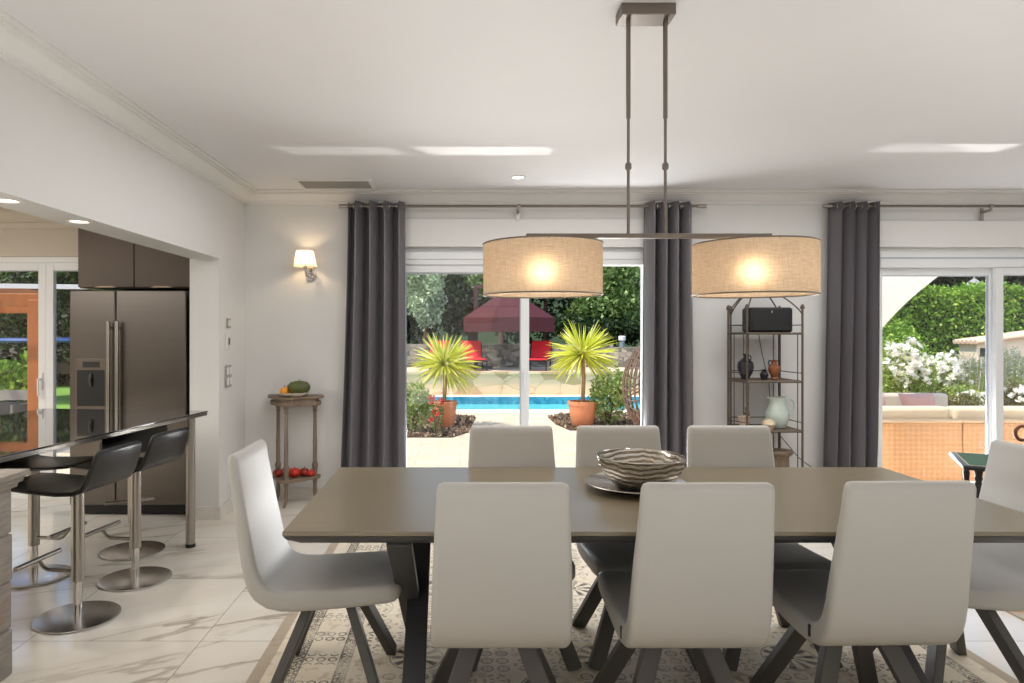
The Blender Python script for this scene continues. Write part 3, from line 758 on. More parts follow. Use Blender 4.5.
def cap(e, z): return [(px0 - e + 1.76, py0 - e - 4.8, z), (px1 + e + 1.76, py0 - e - 4.8, z), (px1 + e + 1.76, py1 + e - 4.8, z), (px0 - e + 1.76, py1 + e - 4.8, z)]
MB().loft([cap(.004, .772), cap(.014, .777), cap(.014, .79), cap(.028, .797), cap(.028, .808), cap(.04, .818), cap(.045, .823), cap(.045, .843)]).build('pier_capital', PIER, bar, bevel=.003)

# bar stools
def make_stool():
    t = thing('bar_stool', 'x', 'stool', (0, 0, 0), 0, 'black leather gas-lift bar stools')
    # faces -x
    MB().lathe([(.19, 0), (.195, .004), (.195, .010), (.18, .014), (.03, .020), (.026, .02)], n=48).build('base', STBASE, t)
    MB().tube([(0, 0, .018), (0, 0, .24)], .021, 18).build('lower_pole', CHROME, t)
    MB().tube([(0, 0, .185), (0, 0, .638)], .030, 20).build('upper_pole', STEEL, t)
    fr = MB().tube([(-.02, 0, .23), (-.16, 0, .23), (-.185, 0, .24), (-.215, 0, .275)], .010, 10).build('footrest_arm', STEEL, t)
    MB().tube([(-.215, -.15, .28), (-.215, .15, .28)], .012, 12).build('foot_bar', STEEL, fr)
    C = [(-.345, .664), (-.335, .663), (-.26, .658), (-.10, .647), (.02, .642), (.11, .648), (.16, .668), (.187, .70), (.203, .745), (.22, .79), (.233, .838), (.237, .853), (.2385, .859)]
    W = [.27, .33, .36, .375, .38, .38, .38, .38, .378, .372, .36, .34, .30]
    T = [.005, .012, .016, .019, .021, .023, .024, .024, .023, .021, .018, .014, .005]
    rings = []
    for i, (x, z) in enumerate(C):
        a, b_ = C[max(i - 1, 0)], C[min(i + 1, len(C) - 1)]
        d = Vector((b_[0] - a[0], 0, b_[1] - a[1])).normalized(); nrm = Vector((-d.z, 0, d.x))
        w, th = W[i] / 2, T[i] / 2; rr = th * .9; ring = []
        for cy, cn, a0 in ((w - rr, th - rr, 0), (-w + rr, th - rr, 90), (-w + rr, -th + rr, 180), (w - rr, -th + rr, 270)):
            for q in range(4):
                an = R(a0 + q * 30)
                yy = cy + rr * math.cos(an)
                ring.append(Vector((x, yy, z)) + nrm * (cn + rr * math.sin(an)) + nrm * (.012 * (abs(yy) / w) ** 2))
        rings.append(ring)
    MB().loft(rings).build('seat_shell', LEATHER, t, angle=70)
    return t
st = make_stool()
sp = [(-1.90, 3.43, R(-8), 'black leather bar stool nearest the viewer, beside the stone pier'),
      (-1.862, 3.96, R(-10), 'black leather bar stool second from the stone pier, on the dining side'),
      (-2.47, 4.00, R(172), 'black leather bar stool tucked under the far side of the bar near the pier'),
      (-2.12, 4.47, R(-60), 'black leather bar stool behind the others with its back to the bar leg')]
for i, (x, y, a, lb) in enumerate(sp):
    if i == 0: st.location = (x, y, 0); st.rotation_euler = (0, 0, a); st['label'] = lb
    else: dup(st, (x, y, 0), a, lb)

# ------------------------------------------------------------------ corner console with fruit
tx, ty = PX(296, 5.66), 5.66
t = thing('console_table', 'small triangular carved console stand of weathered wood against the back wall', 'side table', (tx, ty, 0))
zt = .895
tri = [(PX(281, 5.5) - tx, -.17), (PX(322, 5.62) - tx, .06), (PX(318, 5.8) - tx, .165), (PX(270, 5.8) - tx, .165), (PX(268, 5.7) - tx, .08), (PX(274, 5.55) - tx, -.10)]
tri = [(PX(280, 5.48) - tx, -.17), (PX(291, 5.48) - tx, -.17), (PX(300, 5.54) - tx, -.09), (PX(320, 5.64) - tx, -.03), (PX(324, 5.68) - tx, .03), (PX(322, 5.82) - tx, .16), (PX(268, 5.82) - tx, .16), (PX(267, 5.66) - tx, .02), (PX(272, 5.56) - tx, -.07)]
def sc_poly(P, k, z):
    c = (sum(p[0] for p in P) / len(P), sum(p[1] for p in P) / len(P)); return [(c[0] + (x - c[0]) * k, c[1] + (y - c[1]) * k, z) for x, y in P]
MB().loft([sc_poly(tri, .86, zt - .075), sc_poly(tri, .9, zt - .065), sc_poly(tri, .9, zt - .045), sc_poly(tri, .82, zt - .04), sc_poly(tri, .82, zt - .026), sc_poly(tri, .97, zt - .016), sc_poly(tri, 1.0, zt - .012), sc_poly(tri, 1.0, zt)]).build('top', WOODG, t, smooth=False)
legs = [(PX(285.5, 5.53) - tx, -.11), (PX(277.5, 5.72) - tx, .08), (PX(315, 5.74) - tx, .08)]
for x, y in legs:
    prof = [(.014, .06), (.02, .10), (.016, .16), (.024, .20), (.024, .24), (.018, .25), (.026, .29), (.03, .32), (.02, .345), (.019, .50), (.021, .52), (.018, .53), (.016, .70), (.015, .76), (.021, .77), (.016, .785), (.024, .80), (.026, .825)]
    MB().lathe([(r * .9, z) for r, z in prof], (x, y, 0), 12).tube([(x, y, .12), (x + .005, y - .01, .07), (x + .025 * (1 if x > 0 else -.4), y - .02, .02), (x + .04 * (1 if x > 0 else -.4), y - .025, .012)], .015, 8, .011).build('leg', WOODG, t)
sp_ = [(x * 1.06, y) for x, y in [(legs[0][0] - .03, -.15), (legs[0][0] + .03, -.15), (legs[2][0] + .03, .06), (legs[2][0] + .03, .12), (legs[1][0] - .03, .12), (legs[1][0] - .03, .06)]]
MB().prism(sp_, .205, .232).build('shelf', WOODG, t, bevel=.004)
dsh = thing('dish', 'pale scalloped dish holding fruit on top of the console stand', 'dish', (PX(293, 5.62), 5.62, zt))
nn = 40
MB().loft([[(r * (1 + (.05 * math.cos(8 * 2 * PI * j / nn) if k > 2 else 0)) * math.cos(2 * PI * j / nn), r * (1 + (.05 * math.cos(8 * 2 * PI * j / nn) if k > 2 else 0)) * math.sin(2 * PI * j / nn), z) for j in range(nn)] for k, (r, z) in enumerate([(.05, 0), (.075, .003), (.11, .016), (.135, .035), (.13, .036), (.105, .02), (.06, .010), (.01, .010)])]).build('dish_body', pm('pale_ceramic', 'dcd2c2', .35, var=.08), dsh)
def fruit(name, label, cat, loc, r, mat, squash=(1, 1, 1), stem=None, group=None, rib=0):
    t = thing(name, label, cat, loc, 0, group)
    n = 24; r *= 1.1
    rings = [[(r * squash[0] * math.sin(PI * i / 12) * (1 + rib * math.cos(5 * 2 * PI * j / n)) * math.cos(2 * PI * j / n) if 0 < i < 12 else .001 * math.cos(2 * PI * j / n),
               r * squash[1] * math.sin(PI * i / 12) * (1 + rib * math.cos(5 * 2 * PI * j / n)) * math.sin(2 * PI * j / n) if 0 < i < 12 else .001 * math.sin(2 * PI * j / n),
               r * squash[2] * (1 - math.cos(PI * i / 12) * (1 - .12 * (i > 9)))) for j in range(n)] for i in range(13)]
    MB().loft(rings).build('flesh', mat, t)
    top = r * squash[2] * 1.86
    MB().tube([(0, 0, top - .004), (.003, 0, top + .006), (.006, .002, top + .014)], .004, 6, .0025).build('stem', stem or BARK, t)
    return t
fruit('melon', 'large dark green melon on the scalloped dish', 'fruit', (PX(299, 5.6), 5.60, zt + .014), .056, pm('dark_green_rind', '4a5223', .5, var=.25, scale=20), (1.5, 1.05, 1))
ORG = pm('orange_peel', 'e0922a', .5, var=.1, bump=.2, bscale=200)
fruit('orange', 'yellow-orange citrus fruit on the dish, left of the melon', 'fruit', (PX(284, 5.58), 5.58, zt + .013), .032, ORG)
fruit('lemon', 'pale yellow citrus fruit on the dish behind the orange', 'fruit', (PX(287, 5.68), 5.68, zt + .013), .032, pm('lemon_peel', 'e3b93c', .5, var=.1, bump=.2, bscale=200), (1.15, .95, .95))
TOM = pm('red_skin', 'c2331f', .25, var=.25, scale=12); TOM2 = pm('dark_red_skin', '8e2a1c', .3, var=.25, scale=12)
for px, Y, r, m_, lb in ((278, 5.66, .038, TOM2, 'dark red ribbed fruit at the left end of the console lower shelf'), (294, 5.65, .046, TOM, 'largest bright red ribbed fruit in the middle of the console lower shelf'),
                         (304, 5.69, .04, TOM2, 'dark red ribbed fruit on the console lower shelf, right of the largest one'), (310.5, 5.69, .032, TOM, 'small red ribbed fruit against the right leg of the console lower shelf'), (284.5, 5.73, .034, TOM, 'red ribbed fruit at the back of the console lower shelf')):
    fruit('tomato', lb, 'fruit', (PX(px, Y), Y, .232), r, m_, (1, 1, .8), GREENTOP, 'red fruits on the lower console shelf', .05)

# ------------------------------------------------------------------ iron corner shelf and its contents
A, Bq, Cq, D = (2.185, 5.62), (2.254, 5.42), (2.69, 5.42), (2.685, 5.80)
ex, ey = 2.45, 5.6
t = thing('shelf_stand', 'tall aged iron corner shelf stand between the curtains', 'shelf stand', (ex, ey, 0))
loc = lambda p: (p[0] - ex, p[1] - ey)
poly = [loc(A), loc(Bq), loc(Cq), loc(D), loc((2.275, 5.80))]
SHZ = [.20, .645, 1.035, 1.415]
for z in SHZ:
    MB().prism(poly, z - .014, z).build('shelf', pm('dark_shelf_wood', '6b5a4a', .6, var=.2) if z == SHZ[0] else bpy.data.materials['dark_shelf_wood'], t, bevel=.002)
    mb = MB(); n = len(poly)
    for i in range(n):
        a, b_ = poly[i], poly[(i + 1) % n]; mb.tube([(a[0], a[1], z - .007), (b_[0], b_[1], z - .007)], .010, 6)
    mb.build('shelf_rim', IRON, t)
    mb = MB()
    for i in range(n):
        if i in (1,) : continue
        a, b_ = poly[i], poly[(i + 1) % n]; mb.tube([(a[0], a[1], z + .06), (b_[0], b_[1], z + .06)], .004, 6)
    mb.build('guard_rail', IRON, t)
ctr = (sum(p[0] for p in poly) / 5, sum(p[1] for p in poly) / 5)
for i, p_ in enumerate(poly):
    r = .009 if i != 3 else .012
    MB().tube([(p_[0], p_[1], 0), (p_[0], p_[1], 1.60)], r, 8).lathe([(.014, 0), (.018, .012), (.012, .03), (.004, .04)], (p_[0], p_[1], 1.60), 10).build('post', IRON, t)
    pts = []
    for k in range(11):
        s_ = k / 10; q = 1 - (1 - s_) ** 2
        pts.append((p_[0] + (ctr[0] - p_[0]) * s_ ** 1.2, p_[1] + (ctr[1] - p_[1]) * s_ ** 1.2, 1.56 + .20 * math.sin(s_ * PI / 2)))
    MB().tube(pts, .006, 6).build('arch', IRON, t)
MB().lathe([(.02, 0), (.03, .02), (.012, .05), (.02, .07), (.003, .10)], (ctr[0], ctr[1], 1.745), 12).build('crown_finial', IRON, t)
for (x, y) in ((2.30, 5.79), (2.38, 5.79), (2.42, 5.79), (2.63, 5.79), (2.655, 5.425)):
    MB().tube([(x - ex, y - ey, .2), (x - ex, y - ey, 1.415)], .004, 6).build('spindle', IRON, t)

spk = thing('speaker', 'black rounded box speaker on the top shelf of the iron stand', 'speaker', (PX(767, 5.56), 5.56, 1.416))
MB().box(-.172, .172, -.085, .085, 0, .20).build('cabinet', BLACK, spk, bevel=.022, seg=4)
MB().box(-.155, .155, -.089, -.084, .016, .186).build('grille', BLACKP, spk, bevel=.015)
MB().box(-.006, .006, -.0905, -.0885, .155, .175).build('badge', STEEL, spk)
cbl = MB().tube([(PX(767, 5.7), 5.7, 1.44), (PX(760, 5.79), 5.815, 1.40), (PX(763, 5.8), 5.825, 1.25), (PX(770, 5.8), 5.825, 1.0), (PX(773, 5.8), 5.825, .7), (PX(776, 5.8), 5.825, .60), (PX(800, 5.8), 5.825, .36), (PX(822, 5.8), 5.825, .22)], .0035, 6).build('power_cable', BLACK)
tag(cbl, 'thin dark cable trailing from the speaker down the wall behind the iron stand', 'cable')

def vase(name, label, cat, x, y, z, prof, mat, handles=None, hmat=None, part='body', n=28):
    t = thing(name, label, cat, (x, y, z)); MB().lathe(prof, n=n).build(part, mat, t)
    for h in handles or []: MB().tube(h[0], h[1], 8).build('handle', hmat or mat, t)
    return t
NAVY = pm('dark_blue_black_glaze', '2a2b33', .25, var=.2, scale=20)
vase('vase', 'dark blue-black round vase on the middle shelf of the iron stand, by the left post', 'vase', PX(745.5, 5.6), 5.60, 1.036,
     [(.02, 0), (.03, .004), (.035, .02), (.055, .06), (.065, .10), (.058, .14), (.03, .165), (.016, .175), (.015, .19), (.026, .205), (.022, .206), (.012, .19), (.01, .17)], NAVY,
     [([(.018, 0, .195), (.04, 0, .19), (.045, 0, .17), (.035, 0, .155)], .005)])
vase('vase', 'smallest black vase on the iron stand, between the round vase and the amphora', 'vase', PX(762, 5.6), 5.56, 1.036,
     [(.012, 0), (.02, .003), (.03, .025), (.033, .045), (.022, .062), (.011, .07), (.018, .082), (.015, .083), (.009, .07)], NAVY)
AMPH = pm('orange_brown_pottery', '8f5534', .5, var=.45, scale=30)
vase('amphora', 'orange and black two-handled amphora on the middle shelf of the iron stand', 'vase', PX(773, 5.6), 5.58, 1.036,
     [(.02, 0), (.028, .006), (.022, .02), (.04, .06), (.046, .09), (.04, .11), (.022, .122), (.019, .14), (.028, .155), (.024, .156), (.015, .14), (.012, .12)], AMPH,
     [([(s_ * .036, 0, .105), (s_ * .045, 0, .13), (s_ * .04, 0, .155), (s_ * .022, 0, .148)], .006) for s_ in (-1, 1)], NAVY)
JUG = pm('pale_green_glass', 'c6d3c8', .12, var=.15, scale=8, coat=.5)
vase('jug', 'pale green glazed jug with loop handle on the lower visible shelf of the iron stand', 'jug', PX(776, 5.6), 5.58, .646,
     [(.05, 0), (.06, .004), (.075, .03), (.092, .09), (.09, .13), (.068, .18), (.058, .21), (.062, .245), (.066, .25), (.061, .25), (.053, .21), (.06, .18)], JUG,
     [([(.06, 0, .235), (.10, 0, .24), (.135, 0, .21), (.14, 0, .16), (.115, 0, .115), (.088, 0, .10)], .009), ([(-.055, 0, .24), (-.08, 0, .25), (-.07, 0, .252)], .012)])
CER = pm('beige_ceramic', 'bfa88f', .5, var=.3, scale=25)
vase('ornament', 'small beige painted pot behind the far chair, left of the green jug', 'ornament', PX(744, 5.6), 5.60, .646,
     [(.03, 0), (.034, .004), (.036, .04), (.045, .085), (.05, .09), (.045, .092), (.034, .05)], pm('painted_pot', 'c9b49c', .5, var=.4, scale=40))
vase('figurine', 'slim brown figurine standing behind the beige painted pot', 'figurine', PX(748, 5.68), 5.70, .646,
     [(.02, 0), (.022, .01), (.016, .04), (.024, .08), (.018, .11), (.010, .12), (.016, .135), (.016, .15), (.004, .165)], pm('brown_clay', '7d6547', .6, var=.2))
sh = thing('shell', 'pale seashell ornament in front of the green jug', 'ornament', (PX(768, 5.5), 5.49, .646))
rings = []
for k in range(9):
    a = k / 8; rr = .045 * math.sin(PI * (.08 + .84 * a)) + .004
    rings.append([(-.05 + .1 * a, rr * (1 + .12 * math.cos(6 * 2 * PI * j / 24)) * math.cos(2 * PI * j / 24), .04 + rr * .9 * (1 + .12 * math.cos(6 * 2 * PI * j / 24)) * math.sin(2 * PI * j / 24)) for j in range(24)])
MB().loft(rings).build('shell_body', pm('seashell', 'd8c6a6', .5, var=.25, scale=30), sh)
pd_ = thing('pedestal', 'small fluted grey wooden pedestal on the bottom shelf of the iron stand', 'pedestal', (PX(780, 5.56), 5.56, .2005))
MB().lathe([(.10, 0), (.10, .02), (.075, .03)], n=8).build('plinth', WOODG, pd_, smooth=False)
nn = 48
MB().loft([[(r * (1 + .07 * (1 if (j % 4) < 2 else -1)) * math.cos(2 * PI * j / nn), r * (1 + .07 * (1 if (j % 4) < 2 else -1)) * math.sin(2 * PI * j / nn), z) for j in range(nn)] for r, z in ((.07, .03), (.062, .20))]).build('column', WOODG, pd_, smooth=False)
MB().lathe([(.062, .20), (.07, .205), (.07, .22), (.10, .245), (.105, .25), (.105, .268)], n=8).build('cap', WOODG, pd_, smooth=False)

# green-topped table and a bentwood chair at the right
g0 = (PX(948, 4.9), 4.85)
t = thing('games_table', 'small dark table with green top and turned legs before the right window', 'side table', (4.02, 4.85, 0), R(-28))
gz = PZ(463, 4.85)
gt = MB().box(-.44, .55, -.32, .32, gz - .035, gz - .003).build('table_frame', BLACKP, t, bevel=.012, seg=3)
MB().box(-.40, .51, -.28, .28, gz - .004, gz).build('playing_surface', GREENTOP, t)
MB().box(-.405, .515, -.285, .285, gz - .0045, gz - .001).build('inlay_line', CREAMW, t)
for x in (-.34, .45):
    for y in (-.24, .24):
        MB().lathe([(.014, 0), (.018, .03), (.014, .1), (.022, .2), (.018, .3), (.024, gz - .14), (.018, gz - .12), (.026, gz - .1), (.02, gz - .08), (.03, gz - .035)], (x, y, 0), 12).build('leg', BLACKP, t)
cx_, cy_ = PX(1043, 4.2), 4.2
t = thing('bentwood_chair', 'brown bentwood armchair with scrolled arm at the right picture edge', 'chair', (cx_ + .2, cy_, 0))
BW = pm('bentwood', '6b3c22', .4, var=.2, scale=20)
za = PZ(439, 4.2)
for s_ in (-1, 1):
    MB().tube([(-.13 + .045 * math.cos(a), s_ * .24, za + .045 * math.sin(a)) for a in [R(20 * q) for q in range(19)]] + [(-.05, s_ * .24, za + .02), (.2, s_ * .24, za + .03), (.34, s_ * .22, za + .05)], .011, 8).build('arm', BW, t)
    MB().tube([(-.1, s_ * .2, 0), (-.12, s_ * .22, .45)], .014, 8).build('leg', BW, t)
    MB().tube([(.38, s_ * .2, 0), (.33, s_ * .2, .45), (.36, s_ * .2, .85)], .014, 8).build('leg', BW, t)
MB().lathe([(.22, .43), (.24, .44), (.24, .46), (.22, .47)], (.1, 0, 0), 32).build('seat', BW, t)
MB().tube([(.36, .2 * math.cos(R(10 * q)), .85 + .12 * math.sin(R(10 * q))) for q in range(19)], .013, 8).build('backrest', BW, t)

# ------------------------------------------------------------------ outside: ground
def ground(name, x0, x1, y0, y1, z, mat, th=.3): return struct(MB().box(x0, x1, y0, y1, z - th, z).build(name, mat, smooth=False))
struct(MB().box(-9, -2.4, B1, 10.0, -.35, -.03).box(-2.4, 14, B1, 12.45, -.35, -.03).build('patio', PATIO, smooth=False))
ground('lawn', -30, -2.4, 10.0, 40, -.05, GRASS)
struct(MB().box(-2.4, 7.0, 12.45, 12.85, -.35, -.02).box(-2.4, 7.0, 15.1, 15.4, -.35, .02).build('trim_pool_coping', COPING, bevel=.01))
struct(MB().box(-2.4, 7.0, 15.085, 15.1, -.4, -.0).build('trim_pool_mosaic', MOSAIC, smooth=False))
struct(MB().box(-2.4, 7.0, 12.85, 15.085, -.5, -.16).build('water_pool', WATER, smooth=False))
struct(MB().box(-2.4, 7.0, 15.4, 15.7, -.1, .48).box(-2.4, 7.0, 15.35, 15.75, .48, .53).build('wall_retaining', STONEL, smooth=False))
ground('terrace_upper', -2.4, 7.0, 15.7, 18.0, .5, PATIO)
struct(MB().box(-4, 4.0, 18.0, 18.4, .3, 1.10).prism([(4.0, 18.0), (8.5, 16.9), (8.6, 17.3), (4.0, 18.4)], .2, 1.02).build('wall_rubble', STONEW, smooth=False))
ground('garden_bed', -30, 40, 18.4, 60, .6, SOIL)
ground('garden_soil', 7.0, 40, 12.45, 18.4, 0.0, SOIL)
mb = MB(); nx, ny = 40, 6
V = [(-45 + 110 * i / nx, 34 + 4 * j, .5 + (j / ny) ** .7 * (11 + 2.5 * math.sin(i * .7) + 1.5 * math.sin(i * 1.9))) for j in range(ny + 1) for i in range(nx + 1)]
mb.add(V, [(j * (nx + 1) + i, j * (nx + 1) + i + 1, (j + 1) * (nx + 1) + i + 1, (j + 1) * (nx + 1) + i) for j in range(ny) for i in range(nx)])
struct(mb.build('hill', pm('wooded_hillside', '2f3f22', .95, var=.5, scale=2)))

# ------------------------------------------------------------------ foliage
rg = np.random.default_rng(5)
def leaves_at(C, size, asp=.5, updir=.3, nrm=None):
    n = len(C)
    d = rg.normal(size=(n, 3)); d[:, 2] += updir
    d /= np.linalg.norm(d, axis=1)[:, None]
    e = rg.normal(size=(n, 3)); e -= (e * d).sum(1)[:, None] * d; e /= np.linalg.norm(e, axis=1)[:, None]
    s_ = size * rg.uniform(.6, 1.35, size=(n, 1))
    a = C - d * s_ * .5; b_ = C + d * s_ * .5; w = e * s_ * asp * .5
    V = np.stack([a, C + w, b_, C - w], 1).reshape(-1, 3)
    return V, np.arange(4 * n).reshape(-1, 4)
def blob_pts(blobs, n):
    vol = np.array([b_[3] * b_[4] * b_[5] for b_ in blobs]) ** .67; cnt = (n * vol / vol.sum()).astype(int) + 1
    out = []
    for (x, y, z, rx, ry, rz), k in zip(blobs, cnt):
        d = rg.normal(size=(k, 3)); d /= np.linalg.norm(d, axis=1)[:, None]
        r = rg.uniform(0, 1, size=(k, 1)) ** .28; r *= 1 + .12 * np.sin(7 * d[:, :1] + 5 * d[:, 2:]) 
        out.append(np.array([x, y, z]) + d * r * np.array([rx, ry, rz]))
    return np.concatenate(out)
def crown_blobs(cx, cy, cz, rx, rz, k, seed):
    r = random.Random(seed); out = [(cx, cy, cz, rx * .75, rx * .75, rz * .75)]
    for i in range(k):
        a = r.uniform(0, 2 * PI); h = r.uniform(-.6, .75)
        w = math.sqrt(max(.05, 1 - h * h)) * .68
        q = r.uniform(.3, .45)
        out.append((cx + rx * w * math.cos(a), cy + rx * w * math.sin(a), cz + rz * h, rx * q, rx * q, rz * q))
    return out
def tree(px, py, Y, rx, rz, mat, label, n=5000, size=.16, base=.6, seed=0, name='tree', group='trees beyond the garden walls', cat='tree', k=14):
    x, z = PX(px, Y), PZ(py, Y)
    t = thing(name, label, cat, (x, Y, base), 0, group)
    V, Fq = leaves_at(blob_pts(crown_blobs(0, 0, z - base, rx, rz, k, seed), n), size, .55)
    raw('foliage', V, Fq, mat, t)
    MB().tube([(0, 0, -.05), (.05, 0, (z - base) * .4), (-.03, .05, z - base + rz * .3)], .05 + rx * .05, 8, .03).build('trunk', BARK, t)
    return t
tree(424, 296, 21, .75, 1.1, L_PALE, 'pale silvery round tree seen at the top left of the left window', 5200, .13, .6, 1, k=18)
tree(470, 290, 25, 2.0, 2.2, L_DARK, 'dark evergreen tree behind the maroon parasol', 6500, .22, .6, 2)
tree(395, 300, 26, 2.4, 2.6, L_DARK, 'dark evergreen tree behind the pale silvery tree', 6500, .24, .6, 3)
tree(500, 268, 22, 1.0, .95, L_MID, 'mid green tree crown just left of the lamp shade', 4000, .15, .6, 4)
tree(545, 285, 27, 2.6, 2.8, L_DARK, 'dark evergreen tree directly behind the window mullion', 6500, .24, .6, 5)
tree(612, 297, 22, 1.55, 1.35, L_MID, 'broad mid green tree behind the potted yucca on the right', 8500, .15, .6, 6, k=22)
tree(655, 290, 24, 2.2, 2.4, L_DARK, 'dark evergreen tree beside the centre curtain', 5500, .22, .6, 7)
tree(600, 330, 20.5, 1.5, .55, L_DARK, 'low dark bush on top of the rubble stone wall', 4500, .13, .6, 8, 'bush', cat='bush')
tree(900, 262, 24, 3.0, 2.6, L_DARK, 'dark evergreen tree behind the cream shade sail', 7000, .24, .6, 9)
tree(960, 258, 26, 2.6, 2.6, L_DARK, 'dark evergreen tree above the hedge, behind the lantern', 7000, .24, .6, 10)
tree(1030, 262, 25, 2.6, 2.6, L_DARK, 'dark evergreen tree above the hedge at the right picture edge', 6000, .24, .6, 11)
tree(20, 304, 20, 2.5, 3.0, L_DARK, 'dark evergreen tree behind the orange wooden pergola', 6000, .2, -.05, 12)
tree(78, 304, 19, 1.7, 2.7, L_DARK, 'dark evergreen tree seen in the narrow kitchen pane beside the fridge', 5000, .17, -.05, 13)
tree(-60, 296, 19, 2.2, 2.7, L_MID, 'mid green tree at the left edge of the kitchen window', 5000, .2, -.05, 14)

# hedge
hx0, hx1, hY = PX(850, 16.3), PX(1075, 16.3), 16.3
t = thing('hedge', 'bright green clipped hedge behind the white rose bushes', 'hedge', ((hx0 + hx1) / 2, hY, 0))
hw = (hx1 - hx0) / 2
MB().box(-hw + .15, hw - .15, -.35, .35, -.02, 2.2).build('dark_core', pm('dark_hedge_inside', '1f2c14', .95, var=.4), t)  # solid dark box behind the leaves, put in for the shaded inside
n = 27000
C = np.stack([rg.uniform(-hw, hw, n), rg.uniform(-.55, .55, n), rg.uniform(.0, 2.42, n)], 1)
top = rg.uniform(size=n) < .35; C[top, 2] = rg.normal(2.35, .07, top.sum()); C[~top, 1] = -np.abs(rg.normal(.5, .08, (~top).sum()))
C[:, 2] += .07 * np.sin(C[:, 0] * 3.1) ; C[:, 1] += .08 * np.sin(C[:, 0] * 2.3 + C[:, 2] * 3)
V, Fq = leaves_at(C, .09, .6, .4); raw('foliage', V, Fq, L_HEDGE, t)

def bush(px0, px1, pyt, Y, mat, label, n=3000, size=.07, name='shrub', base=-.03, flowers=None, fn=60, fs=.07, depth=None, group='garden shrubs', asp=.5, fname='blossoms'):
    x0, x1, zt = PX(px0, Y), PX(px1, Y), PZ(pyt, Y); cx, w = (x0 + x1) / 2, (x1 - x0) / 2; h = zt - base; dp = depth or w
    t = thing(name, label, 'shrub', (cx, Y, base), 0, group)
    r = random.Random(px0); bl_ = [(0, 0, h * .5, w * .8, dp * .8, h * .5)]
    for i in range(9):
        a = r.uniform(0, 2 * PI); bl_.append((w * .65 * math.cos(a), dp * .65 * math.sin(a), h * r.uniform(.3, .78), w * .35, dp * .35, h * .25))
    V, Fq = leaves_at(blob_pts(bl_, n), size, asp, .5); raw('foliage', V, Fq, mat, t)
    mb = MB()
    for i in range(7):
        a = 2 * PI * i / 7; mb.tube([(0, 0, 0), (w * .2 * math.cos(a), dp * .2 * math.sin(a), h * .35), (w * .55 * math.cos(a), dp * .5 * math.sin(a), h * .75)], .012, 5, .005)
    mb.build('stems', BARK, t)
    if flowers:
        P = blob_pts(bl_, fn * 12); P = P[P[:, 2] > h * .35]; d = P / np.array([w, dp, h]) - np.array([0, 0, .5])
        o = np.argsort(-(d[:, 2] * 1.3 - d[:, 1] * .8 + rg.uniform(-.35, .35, len(d))))[:fn]
        Q = np.repeat(P[o] + np.array([0, -.03, .03]), 9, 0); Q += rg.normal(size=Q.shape) * fs * .28
        V, Fq = leaves_at(Q, fs, .85, .5); raw(fname, V, Fq, flowers, t)
    return t
bush(398, 432, 381, 9.9, L_LIGHT, 'loose pale green shrub in the left planting bed', 2200, .055)
bush(584, 632, 366, 10.6, L_LIGHT, 'leafy green shrub right of the right potted yucca', 2600, .06)
bush(428, 445, 400, 9.55, L_MID, 'small red-flowering plant against the left terracotta pot', 500, .035, 'flowering_plant', flowers=P_RED, fn=9, fs=.045, fname='red_flowers')
bush(872, 930, 340, 10.6, L_ROSE, 'largest white rose bush behind the rattan sofa, by the curtain', 6000, .06, 'rose_bush', flowers=P_WHITE, fn=80, fs=.085, group='white rose bushes', depth=.5, fname='white_flowers')
bush(915, 960, 352, 11.2, L_ROSE, 'white rose bush right of the largest one, behind the lavender', 4500, .06, 'rose_bush', flowers=P_WHITE, fn=60, fs=.08, group='white rose bushes', depth=.5, fname='white_flowers')
bush(940, 985, 384, 10.2, L_ROSE, 'low rose bush with few white blooms left of the right window mullion', 3000, .05, 'rose_bush', flowers=P_WHITE, fn=16, fs=.07, group='white rose bushes', depth=.4, fname='white_flowers')
bush(996, 1030, 380, 9.9, L_TWIG, 'dark twiggy rose bush at the right picture edge behind the sofa', 3000, .05, 'rose_bush', flowers=P_WHITE, fn=14, fs=.07, group='white rose bushes', depth=.4, fname='white_flowers')
bush(930, 985, 392, 9.7, L_TWIG, 'brownish low shrub directly behind the sofa cushions', 2500, .05, depth=.35)
bush(876, 916, 318, 14.5, L_HEDGE, 'bright green shrub between the rose bush and the hedge', 3500, .09, depth=.8)
def lavender(px0, px1, pyt, Y, label, n=420):
    x0, x1, zt = PX(px0, Y), PX(px1, Y), PZ(pyt, Y); w = (x1 - x0) / 2
    t = thing('lavender', label, 'shrub', ((x0 + x1) / 2, Y, -.02), 0, 'lavender clumps'); h = zt
    mb = MB(); r = random.Random(px0); C = []
    for i in range(n):
        a = r.uniform(-1, 1); c = r.uniform(-1, 1); hh = h * (1 - .25 * a * a) * r.uniform(.65, 1.02)
        b0 = Vector((a * w * .5, c * .2, 0)); b1 = Vector((a * w * 1.0, c * .4, hh)); d = (b1 - b0); sd = Vector((.006, .002, 0))
        mb.add([b0 - sd, b0 + sd, b1 + sd * .4, b1 - sd * .4], [(0, 1, 2, 3)])
        for q in range(6): C.append(b1 - d * (.022 * q))
    mb.build('stems', L_ROSE, t, smooth=False)
    C = np.array(C) + rg.normal(size=(len(C), 3)) * .008
    V, Fq = leaves_at(C, .035, .6, 1); raw('flower_spikes', V, Fq, L_LAV, t)
lavender(945, 990, 352, 11.0, 'grey-violet lavender clump left of the right window mullion')
lavender(992, 1040, 346, 11.2, 'grey-violet lavender clump right of the right window mullion')

